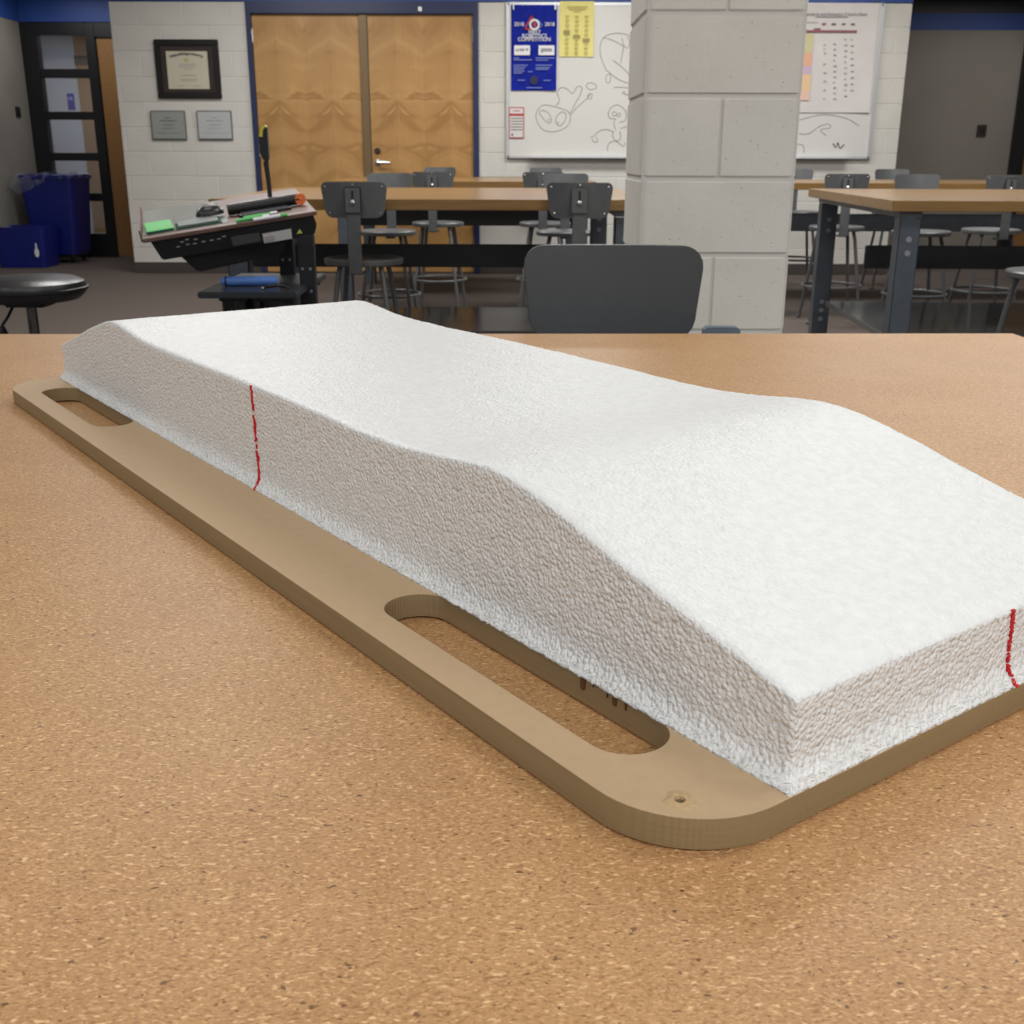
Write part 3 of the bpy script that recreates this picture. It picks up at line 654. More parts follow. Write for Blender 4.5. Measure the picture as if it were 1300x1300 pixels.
place(1258, 292, 7.30, 0, 'grey steel stool at the right edge with riveted backrest and round seat')
place(1012, 278, 9.55, 178, 'grey stool half hidden by the right edge of the white pillar')
place(1338, 330, 4.62, 4, 'steel stool cut by the right frame edge, only its seat rim and legs showing')

# foreground padded chair and the edge-on stool behind it
fc = make_stool(.60, .712, .905, .372, .335, M_steel, M_pad, pad=True); fc.name = 'padded_stool'
MBk = plate(.372, .330, .190, .044, .030, .022, .713, -.214, lean=-.014, nc=20)
MBk.build('backrest', M_pad, fc, bevel=.006, smooth=True, seg=3)
P0 = at(780, 370, 2.30)
fc.location = (P0.x-.012, 2.30-.20, 0); fc.rotation_euler = (0, 0, math.radians(178)); tag(fc, 'charcoal stool with a broad rounded backrest pulled up behind the foreground table', 'stool')
M_bg = mat('blue_grey_plastic', S(112, 124, 138), .5, col2=S(104, 116, 130), nscale=10)
es = make_stool(.40, .545, .688, .088, .084, M_bg, M_bg, bar=False, pad=None); es.name = 'low_stool'
P1 = at(918, 418, 2.62)
es.location = (P1.x, 2.46, 0); es.rotation_euler = (0, 0, math.radians(180)); tag(es, 'blue-grey low stool at the pillar foot, only a backrest tip above the table edge', 'stool')

# ------------------------------------------------------------------ benches
def bench(x0, x1, y0, y1, zt, rz, label, shelf=None, m_beam=None, legx=None, beam_z=(.50, .63), beam_y=None):
    t = empty('work_bench', (x0, y0, 0), math.radians(rz)); tag(t, label, 'bench', 'maple topped steel work benches')
    L_ = x1-x0; D = y1-y0; th = .046
    MB().box(0, L_, 0, D, zt-th, zt).build('worktop', M_maple, t, bevel=.003)
    for x in (.10, L_-.10):
        MB().box(x-.05, x+.05, .05, D-.06, zt-th-.028, zt-th-.0005).build('end_rail', M_steel, t, bevel=.003)
        for y in (.05, D-.15):
            lg = MB().box(x-.046, x+.046, y, y+.006, .01, zt-th-.03).box(x-.046, x-.040, y, y+.09, .01, zt-th-.03).box(x+.040, x+.046, y, y+.09, .01, zt-th-.03).box(x-.055, x+.055, y-.01, y+.1, .0, .01).build('leg', M_leg, t, bevel=.002)
            hm = MB()
            for z in (.66, .72, .15, .20, .25): hm.lathe([(.013, 0), (.013, .003)], 12, wallM(x, y+.0005, z))
            hm.build('bolt_hole', M_steel_l, lg)
    by = D*.5 if beam_y is None else beam_y
    MB().box(.05, L_-.05, by, by+.03, beam_z[0], beam_z[1]).build('stringer', m_beam or M_beam, t, bevel=.004)
    for y0_, y1_ in ([shelf] if shelf else []):
        MB().box(.050, L_-.050, y0_, y1_, .262, .292).build('lower_shelf', M_shelf, t, bevel=.003)
    return t
bench(-1.33, .60, 5.0, 6.75, .888, 0, 'maple topped bench reaching from the teaching console to behind the pillar', shelf=(.16, 1.0), beam_y=.55, beam_z=(.545, .655))
bench(-1.33, .60, 8.25, 9.85, .888, 0, 'far maple topped bench behind the first, close to the double doors and whiteboard', beam_y=.5, beam_z=(.55, .665))
bench(1.66, 3.70, 5.0, 6.75, .888, -2.5, 'nearer right-hand bench with exposed grey corner legs and steel shelf', shelf=(.14, 1.30), beam_y=.55, beam_z=(.545, .655))
bench(1.30, 5.2, 8.05, 9.25, .888, 0, 'farther right-hand bench running behind the stools to the right frame edge', beam_y=.4, beam_z=(.535, .66), m_beam=M_leg)

# ------------------------------------------------------------------ whiteboard and papers
YW = YB-.0045
wbd = empty('whiteboard', (0, YW-.030, 0)); tag(wbd, 'wide white marker board with doodles on the block wall behind the pillar', 'whiteboard')
X0, X1, Z0, Z1 = -.052, 3.245, 1.052, 2.325
MB().box(X0, X1, 0, .029, Z0, Z1).build('writing_surface', M_wb, wbd)
for nm, (a, b, c, d) in {'l': (X0-.012, X0+.02, Z0-.012, Z1+.012), 'r': (X1-.02, X1+.012, Z0-.012, Z1+.012), 't': (X0, X1, Z1-.012, Z1+.014), 'b': (X0, X1, Z0-.014, Z0+.010)}.items():
    MB().box(a, b, -.008, .028, c, d).build('frame_rail', M_alu, wbd, bevel=.003)
MB().box(X0+.2, X1-.2, -.07, -.004, Z0-.012, Z0-.002).build('pen_tray', M_alu, wbd, bevel=.003)
def px2(x, y): p = at(x, y, YW-.031); return Vector((p.x, 0, p.z))
def stroke(m, pts, r=.0022, closed=False):
    P = [px2(*p) for p in pts]
    # smooth with catmull-rom
    out = []; n = len(P); rng = range(n if closed else n-1)
    for i in rng:
        p0 = P[(i-1) % n] if closed or i > 0 else P[i]; p1 = P[i]; p2 = P[(i+1) % n]; p3 = P[(i+2) % n] if closed or i+2 < n else p2
        for s in range(5):
            t = s/5; out.append(.5*((2*p1)+(-p0+p2)*t+(2*p0-5*p1+4*p2-p3)*t*t+(-p0+3*p1-3*p2+p3)*t**3))
    if not closed: out.append(P[-1])
    m.tube([(v.x, -.001, v.z) for v in out], r, 5, closed=closed)
q = lambda pts: [(620+x*210/1300, y*210/1300) for x, y in pts]
dd = MB()
stroke(dd, q([(375, 900), (400, 850), (450, 825), (560, 850), (630, 880), (645, 940), (610, 1000), (520, 1035), (430, 1020), (385, 960)]), closed=True)
stroke(dd, q([(400, 880), (430, 930), (470, 965), (495, 950), (480, 900), (440, 870)]), closed=True)
stroke(dd, q([(530, 960), (540, 910), (580, 880), (610, 900), (600, 950), (560, 990)]), closed=True)
stroke(dd, q([(472, 940), (478, 944)]), .006); stroke(dd, q([(545, 962), (551, 966)]), .006)
stroke(dd, q([(530, 830), (560, 790), (540, 730), (570, 690), (620, 700), (660, 735), (700, 680), (735, 690), (720, 750), (690, 800), (640, 900)]))
stroke(dd, q([(650, 900), (700, 840), (770, 780), (800, 740)])); stroke(dd, q([(770, 680), (790, 650), (835, 660), (850, 690), (800, 705)]), closed=True); stroke(dd, q([(785, 740), (815, 740), (805, 780), (785, 770)]), closed=True)
dd.build('marker_drawing', M_ink, wbd)
dd = MB()
stroke(dd, q([(930, 560), (885, 450), (880, 350), (920, 285), (1000, 262), (1080, 270), (1120, 290)]))
stroke(dd, q([(900, 295), (960, 310), (1020, 340), (1060, 370), (1050, 440), (1040, 500)])); stroke(dd, q([(980, 475), (1040, 520), (1100, 580), (1120, 620)]))
stroke(dd, q([(935, 555), (1000, 610), (1060, 640), (1110, 655)])); stroke(dd, q([(930, 590), (960, 590), (950, 650), (925, 640)]), closed=True)
stroke(dd, q([(1050, 300), (1065, 360), (1100, 375), (1110, 320), (1090, 290)])); stroke(dd, q([(985, 690), (1020, 685), (1115, 692)])); stroke(dd, q([(1055, 740), (1065, 720), (1080, 745), (1110, 735)]), .003)
dd.build('marker_drawing', M_ink, wbd)
dd = MB()
stroke(dd, q([(940, 900), (960, 850), (1010, 825), (1060, 850), (1085, 900), (1070, 950), (1030, 960)])); stroke(dd, q([(940, 900), (955, 930), (1000, 935), (985, 965), (1000, 1020)]))
stroke(dd, q([(975, 885), (1000, 880), (1005, 905), (980, 910)]), closed=True); stroke(dd, q([(1015, 895), (1035, 890), (1035, 912), (1015, 914)]), closed=True)
stroke(dd, q([(800, 1080), (830, 1070), (870, 1030), (930, 1018), (980, 1035)])); stroke(dd, q([(815, 1090), (830, 1115), (860, 1110), (845, 1075)]))
stroke(dd, q([(985, 1030), (975, 1070), (1010, 1110), (1040, 1080), (1030, 1030)])); stroke(dd, q([(935, 1185), (945, 1130), (1000, 1110), (1060, 1150), (1075, 1120)])); stroke(dd, q([(1040, 1010), (1090, 990), (1110, 950)]))
dd.build('marker_drawing', M_ink, wbd)
dd = MB()
r_ = lambda pts: [(980+x*320/1300, y*320/1300*220/220) for x, y in [(a, b*220/894*1300/320) for a, b in pts]]
stroke(dd, r_([(140, 690), (190, 690), (240, 655), (290, 640), (300, 660), (250, 670), (280, 700)])); stroke(dd, r_([(120, 700), (120, 740), (160, 750), (165, 790)])); stroke(dd, r_([(140, 620), (260, 592), (380, 610), (450, 650)]), .0025)
stroke(dd, r_([(315, 740), (330, 760), (340, 735), (350, 765), (372, 745)]), .005)
dd.build('marker_drawing', M_ink, wbd)
dd = MB()
for k, (cx, cy) in enumerate([(523, 8), (540, 4), (530, 24), (522, 44), (536, 46), (553, 18), (530, 52)]): stroke(dd, r_([(cx-5, cy), (cx+6, cy+3)]), .006)
dd.build('marker_drawing', M_ink, wbd)

def sheet(name, x0, y0, x1, y1, m, label, cat, Yo=.041, th=.002, wave=0):
    a = at(x0, y0, YW-Yo); b = at(x1, y1, YW-Yo); cx = (a.x+b.x)/2; cz = (a.z+b.z)/2; w_ = (b.x-a.x)/2; h_ = abs(a.z-b.z)/2
    t = empty(name, (cx, YW-Yo, cz)); tag(t, label, cat)
    mb = MB(); n = 12; vs = []
    for side in (0, th):
        for j in range(n+1):
            for i in range(n+1):
                u = -1+2*i/n; v = -1+2*j/n; vs.append((u*w_, side-wave*abs(u)**2*(1-v)/2*(.6+.4*u), v*h_))
    fs = []; N1 = n+1
    for s in (0, 1):
        for j in range(n):
            for i in range(n): a_ = s*N1*N1+j*N1+i; fs.append((a_, a_+1, a_+1+N1, a_+N1))
    rim = list(range(N1))+[j*N1+n for j in range(1, N1)]+[n*N1+i for i in range(n-1, -1, -1)]+[j*N1 for j in range(n-1, 0, -1)]
    for k in range(len(rim)): a_, b_ = rim[k], rim[(k+1) % len(rim)]; fs.append((a_, b_, b_+N1*N1, a_+N1*N1))
    mb.add(vs, fs).build('sheet', m, t, smooth=True)
    return t, w_, h_
def bars(t, name, m, rects, y=-.0012):     # flat printed marks given as (x0,x1,z0,z1)
    mb = MB()
    for (a, b, c, d) in rects: mb.box(a, b, y, y+.0008, c, d)
    return mb.build(name, m, t)
# blue banner
bn, bw, bh = sheet('team_banner', 649, 6, 706, 115, M_banner, 'blue competition banner with white lettering hung at the left end of the whiteboard', 'banner', wave=.012)
def bxy(x, y): p = at(640+x/10, y/10, YW-.036); return p.x-bn.location.x, p.z-bn.location.z
def btext(s, x, y, size, m=M_white, bold=.0003): 
    a, c = bxy(x, y); return text('lettering', s, size, m, bn, wallM(a, -.0145, c), depth=.0006, bold=bold)
btext('2018', 190, 312, .044); btext('2018', 578, 312, .044)
btext('FIRST', 388, 415, .046); btext('ROBOTICS', 385, 460, .046); btext('COMPETITION', 382, 503, .044)
a, c = bxy(335, 300)
tri = [(-.052, -.045), (.012, .06), (.05, -.045)]; M0 = wallM(a, -.0148, c)
def outline(pts, wd, m, Mx, z=.0006, nm='emblem'):
    mb = MB(); n = len(pts)
    for i in range(n):
        p, q_ = Vector(pts[i]), Vector(pts[(i+1) % n]); d = (q_-p).normalized(); nn = Vector((-d.y, d.x))*wd/2; e = d*wd*.4
        mb.prism([tuple(p-e-nn), tuple(q_+e-nn), tuple(q_+e+nn), tuple(p-e+nn)], 0, z, Mx)
    return mb.build(nm, m, bn)
outline(tri, .014, M_redp, M0)
a2, c2 = bxy(385, 315); MB().add([tuple(wallM(a2, -.0158, c2) @ Vector((rr_*math.cos(2*PI*i/24), rr_*math.sin(2*PI*i/24), 0))) for rr_ in (.046, .030) for i in range(24)], [(i, (i+1) % 24, 24+(i+1) % 24, 24+i) for i in range(24)]).build('emblem', M_white, bn); MB().prism(circ(0, 0, .016, 12), 0, .0006, wallM(a2, -.0152, c2)).build('emblem', M_redp, bn)
a3, c3 = bxy(435, 320); outline([(-.035, 0), (0, .035), (.035, 0), (0, -.035)], .006, M_lblue, wallM(a3, -.0144, c3))
for X_ in (228, 537):
    a, c = bxy(X_, 640); bars(bn, 'logo_panel', M_white, [(a-.07, a+.07, c-.04, c+.04)], -.0135); bars(bn, 'logo_print', M_printg, [(a-.05, a+.05, c-.012, c+.016), (a-.05, a-.03, c-.022, c-.01)] if X_ > 300 else [(a-.055, a-.03, c-.01, c+.01), (a-.025, a+.02, c-.008, c+.014), (a+.03, a+.055, c-.004, c+.016)], -.0142)
rects = []
for (x0, x1, y) in [(120, 190, 738), (120, 355, 762), (400, 640, 738), (400, 560, 765), (120, 300, 830), (400, 610, 830), (120, 270, 856), (400, 580, 860), (120, 250, 880), (400, 560, 882), (120, 260, 905), (120, 230, 930), (300, 360, 912), (170, 265, 1020), (500, 590, 1022), (280, 480, 1115)]:
    a, c = bxy(x0, y); a1, _ = bxy(x1, y); rects.append((a, a1, c-.004, c+.004))
bars(bn, 'small_print', M_lblue, rects, -.0135)
a, c = bxy(380, 1020); MB().prism(circ(0, 0, .038, 18), 0, .0006, wallM(a, -.0138, c)).build('seal', M_dblue, bn)
for X_ in (118, 650):
    a, c = bxy(X_, 80); MB().box(a-.006, a+.006, -.02, -.002, c-.03, c+.035).build('clip', M_alu, bn, bevel=.002)
# yellow sheet
yp, yw_, yh_ = sheet('yellow_poster', 711, 1.5, 753, 72, M_yellow, 'pale yellow paper poster with three columns of print right of the blue banner', 'poster', wave=.01)
rects = [(-.09, .09, yh_-.055, yh_-.040), (-.07, .07, yh_-.072, yh_-.062), (-.03, .03, yh_-.088, yh_-.080)]
for cx in (-.085, .0, .085):
    for k in range(9): rects.append((cx-.018, cx+.018, yh_-.125-.037*k, yh_-.115-.037*k)); rects.append((cx-.014, cx+.012, yh_-.140-.037*k, yh_-.134-.037*k))
bars(yp, 'print', M_olive, rects, -.0085)
bars(yp, 'bold_print', mat('print_dark_olive', S(150, 142, 88), .7), [(-.115, -.06, -.045, -.012), (-.03, .03, -.075, -.050), (.055, .115, -.105, -.075)], -.0092)
# red bordered notice
rn, rw2, rh2 = sheet('red_bordered_notice', 646, 136, 665, 175.5, M_redp, 'small white notice with a red border low on the left of the whiteboard', 'notice')
bars(rn, 'face', M_paper, [(-rw2+.008, rw2-.008, -rh2+.008, rh2-.008)], -.0015)
bars(rn, 'header', M_redp, [(-rw2+.008, rw2-.008, rh2-.075, rh2-.055), (-.03, .03, rh2-.035, rh2-.028)], -.0022)
bars(rn, 'print', M_ink, [(-rw2+.016, rw2-.014, rh2-.100-.024*k, rh2-.092-.024*k) for k in range(5)]+[(-.045, -.03, -rh2+.02, -rh2+.04)], -.0022)
# big chart at right
ch_, cw, chh = sheet('paper_chart', 1013, 4, 1103, 143, M_paper, 'large white paper chart with a coloured column hung right of the pillar', 'chart', wave=.012)
def cxy(x, y): p = at(1000+x*130/1127, y*150/1300, YW-.036); return p.x-ch_.location.x, p.z-ch_.location.z
def cr(x0, y0, x1, y1): a, b = cxy(x0, y0); c, d = cxy(x1, y1); return (min(a, c), max(a, c), min(b, d), max(b, d))
a, c = cxy(475, 157); text('lettering', '2018 Standards and Evaluation Criteria Chart', .034, M_printg, ch_, wallM(a, -.0125, c), bold=.0006)
bars(ch_, 'print', M_printg, [cr(300, 183, 660, 192), cr(200, 245, 330, 250)]+[cr(x, y, x+random.randint(14, 34), y+10) for x, ys_ in ((395, range(490, 620, 45)), (390, range(700, 1100, 95)), (500, range(480, 1100, 60)), (620, range(430, 1060, 62)), (690, range(430, 1060, 70))) for y in ys_], -.012)
bars(ch_, 'header_bar', M_maroon, [cr(172, 333, 756, 360), cr(285, 312, 355, 334)], -.0125)
for (nm, y0, y1, col) in (('colour_cell', 372, 580, S(200, 196, 150)), ('colour_cell', 580, 730, S(222, 170, 142)), ('colour_cell', 730, 820, S(196, 172, 196)), ('colour_cell', 820, 1000, S(224, 190, 150)), ('colour_cell', 1000, 1105, S(222, 186, 170))):
    sh = -(y0-372)*.055; bars(ch_, nm, mat('chart_tint', col, .6), [cr(165+sh, y0, 265+sh, y1)], -.0123)
bars(ch_, 'pencil_icon', M_maroon, [cr(375, 255, 415, 275), cr(590, 258, 630, 272)], -.0125); bars(ch_, 'pencil_icon', M_ink, [cr(478, 258, 525, 275), cr(692, 260, 735, 276)], -.0125)

# diploma and two plaques
dp = empty('framed_diploma', (at(239.5, 88, YB).x, YB-.006, at(239.5, 88, YB).z)); tag(dp, 'black framed cream diploma with a dark mat hung on the white block wall', 'picture')
W_, H_ = .285, .245
fm = MB()
for (a, b, c, d) in ((-W_, W_, H_-.05, H_), (-W_, W_, -H_, -H_+.05), (-W_, -W_+.05, -H_+.05, H_-.05), (W_-.05, W_, -H_+.05, H_-.05)): fm.box(a, b, -.03, 0, c, d)
fm.build('frame', M_frame, dp, bevel=.006)
MB().box(-W_+.045, W_-.045, -.012, -.002, -H_+.045, H_-.045).build('mat_board', M_matb, dp)
pap = MB().box(-.185, .180, -.016, -.0125, -.165, .148).build('certificate', M_cream, dp)
words = 'Western Michigan University'; R0 = .42
for i, chh_ in enumerate(words):
    if chh_ == ' ': continue
    a = (i-(len(words)-1)/2)*.0255
    text('lettering', chh_, .034, M_ink, dp, Matrix.Translation((R0*math.sin(a), -.0168, .128-R0+R0*math.cos(a))) @ WALLM @ Matrix.Rotation(-a, 4, 'Z'), bold=.0010)
MB().prism(circ(0, 0, .018, 14), 0, .0006, wallM(-.01, -.0163, .075)).build('seal', M_olive, dp)
bars(dp, 'print', M_printg, [(-.08, .07, .040, .044), (-.085, .075, .026, .030), (-.07, .06, .012, .016), (-.035, .03, -.004, 0), (-.07, .07, -.056, -.050), (-.08, .08, -.088, -.083), (-.075, .07, -.1, -.096), (-.1, -.04, -.142, -.138), (.03, .1, -.142, -.138)], -.0168)
MB().box(-W_+.05, W_-.05, -.0195, -.0185, -H_+.05, H_-.05).build('glass', M_glass, dp)
for (cx, col, lab) in ((215, S(148, 152, 146), 'dull grey-green plaque under the framed diploma, left of a pale one'), (273.5, S(182, 187, 188), 'pale silver plaque below and right of the framed diploma')):
    p = at(cx, 159, YB); pt = empty('award_plaque', (p.x, YB-.0055, p.z)); tag(pt, lab, 'plaque', 'certificate plaques under the diploma')
    MB().box(-.158, .158, -.022, 0, -.125, .125).build('backing', mat('plaque_edge', S(110, 112, 112), .4), pt, bevel=.005)
    MB().box(-.147, .147, -.0245, -.0222, -.114, .114).build('certificate', mat('plaque_face', col, .3, col2=tuple(c*.94 for c in col[:3])+(1,), nscale=6), pt)
    bars(pt, 'print', M_printg if cx > 250 else M_ink, [(-.03, .03, .06, .066), (-.08, .08, .034, .041), (-.05, .05, 0, .005), (-.06, .06, -.03, -.026), (-.11, .11, -.07, -.067)], -.0255)

# ------------------------------------------------------------------ recycling bins
def bin_(name, x0, x1, y0, y1, h, z0, tap, m, parent):
    mb = MB(); o = []; 
    lo = rrect(x0+tap, x1-tap, y0+tap, y1-tap, .05); hi = rrect(x0, x1, y0, y1, .05); hin = rrect(x0+.012, x1-.012, y0+.012, y1-.012, .045); lin = rrect(x0+tap+.012, x1-tap-.012, y0+tap+.012, y1-tap-.012, .045)
    n = len(lo); vs = [(a, b, z0) for a, b in lo]+[(a, b, z0+h) for a, b in hi]+[(a, b, z0+h) for a, b in hin]+[(a, b, z0+.02) for a, b in lin]
    fs = [tuple(range(n))[::-1], tuple(range(3*n, 4*n))]
    for r_i in range(3):
        for i in range(n): fs.append((r_i*n+i, r_i*n+(i+1) % n, (r_i+1)*n+(i+1) % n, (r_i+1)*n+i))
    return mb.add(vs, fs).build(name, m, parent, smooth=True)
p = at(80, 300, 11.75)
bb = empty('recycling_bin', (p.x, 11.72, 0)); tag(bb, 'tall dark blue wheeled bin with a clear liner against the glazed entrance screen', 'bin')
hb = at(76, 222, 11.5).z
bin_('bin_body', -.27, .27, -.27, .27, hb-.09, .09, .05, M_bluebin, bb)
MB().prism(rrect(-.285, .285, -.285, .285, .06), hb-.045, hb-.005).build('rim', M_bluebin, bb, bevel=.006)
MB().prism(rrect(-.2, .2, -.2, .2, .05), .065, .09).build('dolly', M_black, bb)
for x in (-.15, .15):
    for y in (-.15, .15): MB().lathe([(.032, -.014), (.032, .014)], 14, Matrix.Translation((x, y, .033)) @ Matrix.Rotation(PI/2, 4, 'Y')).build('caster', M_chrome, bb)
# draped liner: crumpled skirt hanging lower on the left
lm = MB(); N_ = 48; vs = []; fs = []
for j in range(7):
    for i in range(N_):
        a = 2*PI*i/N_; ca, sa = math.cos(a), math.sin(a); sq = 1/max(abs(ca), abs(sa))*.93
        drop = (.05+.22*max(0, -ca*.8+(-sa)*.1))*(j/6); r = .295+.018*math.sin(a*9+j)+.012*math.sin(a*23)+.05*math.sin(PI*j/6)*max(0, -ca)
        vs.append((ca*r*sq, sa*r*sq, hb+.012+(.02*math.sin(a*7) if j == 0 else 0)-drop))
for j in range(6):
    for i in range(N_): fs.append((j*N_+i, j*N_+(i+1) % N_, (j+1)*N_+(i+1) % N_, (j+1)*N_+i))
lm.add(vs, fs).build('bin_liner', M_bag, bb, smooth=True)
p = at(24, 320, 11.2)
sb = empty('recycling_tub', (p.x+.06, 11.22, 0)); tag(sb, 'low open blue recycling tub with a white bottle mark beside the tall bin', 'bin')
hh = at(30, 289, 11.0).z
bin_('tub_body', -.24, .29, -.20, .20, hh, 0, .03, M_bluebin, sb)
MB().prism([(a, b) for a, b in circ(0, 0, .022, 14)], 0, .004, Matrix.Translation((.19, -.190, hh*.38)) @ WALLM @ Matrix.Scale(2.0, 4, (0, 1, 0))).prism([(-.009, 0), (.009, 0), (.006, .05), (-.006, .05)], 0, .004, Matrix.Translation((.19, -.190, hh*.38+.04)) @ WALLM).build('bottle_mark', M_white, sb)

# ------------------------------------------------------------------ black swivel stool, lower left
p = at(36, 362, 3.9)
ss = empty('swivel_stool', (p.x, 3.9, 0)); tag(ss, 'black padded swivel stool on a chrome post at the left frame edge', 'stool')
zs_ = at(36, 352, 3.9).z
MB().lathe([(.02, -.075), (.165, -.075), (.188, -.055), (.194, -.035), (.186, -.014), (.160, -.002), (.08, .004), (.001, .005)], 40, c=(0, 0, zs_)).build('seat', M_vinyl, ss, smooth=True)
MB().lathe([(.188, 0), (.1975, .004), (.1975, .012), (.188, .016)], 40, c=(0, 0, zs_-.045)).build('seat_piping', M_blackp, ss, smooth=True)
MB().box(-.07, .07, -.06, .06, zs_-.098, zs_-.074).build('mount_plate', M_black, ss, bevel=.006)
MB().lathe([(.018, 0), (.018, .55), (.026, .551), (.026, .56)], 16, c=(0, 0, .10)).build('post', M_chrome, ss, smooth=True)
MB().tube([(-.05, -.02, zs_-.09), (-.06, -.06, zs_-.13), (-.075, -.10, zs_-.165)], .005, 8).build('lever', M_black, ss)
MB().lathe([(.001, -.03), (.028, -.022), (.036, 0), (.028, .022), (.001, .03)], 16, c=(-.082, -.11, zs_-.178)).build('knob', M_blackp, ss, smooth=True)
for k in range(5):
    a = 2*PI*k/5+.3; MB().tube([(0, 0, .11), (.27*math.cos(a), .27*math.sin(a), .075)], [.022, .014], 8).build('base_arm', M_blackp, ss)
    MB().lathe([(.028, -.02), (.028, .02)], 14, Matrix.Translation((.27*math.cos(a), .27*math.sin(a), .029)) @ Matrix.Rotation(a, 4, 'Z') @ Matrix.Rotation(PI/2, 4, 'X')).build('caster', M_blackp, ss)
MB().lathe([(.04, 0), (.04, .06), (.022, .08)], 16, c=(0, 0, .09)).build('hub', M_blackp, ss)

# ------------------------------------------------------------------ teaching console with tilted top
A = at(180, 304, 3.9); B = at(402, 268, 4.07)
ux = (B-A).normalized(); uy = Vector((-ux.y, ux.x, .10)).normalized(); uz = ux.cross(uy).normalized(); uy = uz.cross(ux)
L_ = (B-A).length
CM = Matrix(((ux.x, uy.x, uz.x, A.x), (ux.y, uy.y, uz.y, A.y), (ux.z, uy.z, uz.z, A.z), (0, 0, 0, 1)))
tc_ = empty('teaching_console', (0, 0, 0)); tc_.location = (A.x+L_/2, 4.1, 0); tag(tc_, 'black console desk with a tilted wood-edged top and lower shelf, left of the benches', 'desk')
Ti = Matrix.Translation(-tc_.location)
LM = Ti @ CM
D_ = .62
MB().box(0, L_, 0, D_, -.014, 0, LM).build('top_panel', M_brownedge, tc_, bevel=.003)
MB().box(.004, .3, .06, D_-.01, 0, .0015, LM).build('writing_pad', mat('grey_pad', S(128, 128, 122), .3), tc_)
tr = MB().box(-.004, .002, 0, D_, -.010, .03, LM).build('side_lip', M_brownedge, tc_)
bodyp = [(.025, -.015), (L_-.012, -.015), (L_-.005, -.050), (L_-.02, -.085), (.050, -.085)]
R2 = LM @ Matrix(((1, 0, 0, 0), (0, 0, 1, 0), (0, 1, 0, 0), (0, 0, 0, 1)))
MB().prism(bodyp, .02, D_-.02, R2).build('housing', M_blackp, tc_, bevel=.004)
MB().prism([(.11, -.086), (L_*.80, -.086), (L_*.78, -.14), (.16, -.155)], .06, D_-.08, R2).build('under_housing', M_blackp, tc_, bevel=.006)
def onface(px, py, Y=3.91): p = at(px, py, Y); return Ti @ p
def lface(pts, m, name, th=.0015, Y=3.915):
    v0 = [onface(x, y, Y) for x, y in pts]; mb = MB(); n = len(v0); mb.add(v0+[v+Vector((0, .006, 0)) for v in v0], [tuple(range(n)), tuple(range(n, 2*n))[::-1]]+[(i, (i+1) % n, n+(i+1) % n, n+i) for i in range(n)])
    return mb.build(name, m, tc_)
lface([(333, 297), (369, 290.5), (370.5, 303), (335.5, 309)], mat('sticker', S(176, 176, 174), .5), 'warning_label')
lface([(335, 301), (348, 298.8), (349, 305), (336.5, 307.5)], M_printg, 'label_print', Y=3.912)
lface([(293, 301), (328, 295.5), (331, 306), (296, 312.5)], mat('dark_sticker', S(52, 52, 54), .5), 'rating_label')
lface([(376.5, 297), (380, 291.5), (383.2, 296)], mat('yellow_triangle', S(170, 176, 70), .5), 'warning_triangle')
mk = MB()
for (x, y) in ((237, 303), (248, 302.5), (226, 312), (231, 306), (238, 309), (247, 308), (258, 305.5), (268.5, 303.8), (277.5, 302), (284, 299)):
    v0 = [onface(x+a, y+b, 3.915) for a, b in ((-2.2, .8), (2.2, .2), (2.3, 1.8), (-2.0, 2.3))]; mk.add(v0+[v+Vector((0, .006, 0)) for v in v0], [(0, 1, 2, 3), (7, 6, 5, 4), (0, 4, 5, 1), (1, 5, 6, 2), (2, 6, 7, 3), (3, 7, 4, 0)])
mk.build('port_mark', mat('port_print', S(120, 120, 122), .5), tc_)
# frame: legs, shelf
def cpx(px, py, Y): return Ti @ at(px, py, Y)
lx = cpx(389, 340, 4.08).x; lx2 = cpx(364, 340, 4.44).x
for x_, y_, zt_ in ((lx, -.02, .80), (lx2, .34, .80)):
    lg = MB().box(x_-.028, x_+.028, y_, y_+.05, .07, zt_).build('leg', M_black, tc_, bevel=.003)
    hm = MB()
    for z in (.30, .45, .60, .68): hm.lathe([(.005, 0), (.005, .003)], 10, wallM(x_-.014, y_+.0005, z)); hm.lathe([(.005, 0), (.005, .003)], 10, wallM(x_+.014, y_+.0005, z))
    hm.build('bolt_hole', M_steel_l, lg)
MB().box(lx-.028, lx+.03, -.22, .40, .04, .075).build('base_foot', M_black, tc_, bevel=.006)
xs_a = cpx(250, 370, 3.86).x; xs_b = cpx(376, 370, 3.86).x; zsf = at(300, 371, 3.86).z
for y_ in (-.20, .38):
    MB().lathe([(.02, -.015), (.02, .015)], 12, Matrix.Translation((lx, y_, .0205)) @ Matrix.Rotation(PI/2, 4, 'Y')).build('caster', M_blackp, tc_)
MB().box(xs_a, xs_b, -.24, .40, zsf-.022, zsf).build('lower_shelf', mat('shelf_plastic', S(46, 50, 54), .3), tc_, bevel=.004)
MB().box(xs_b-.02, lx2+.03, .34, .38, zsf-.04, zsf-.005).build('shelf_bracket', M_black, tc_)
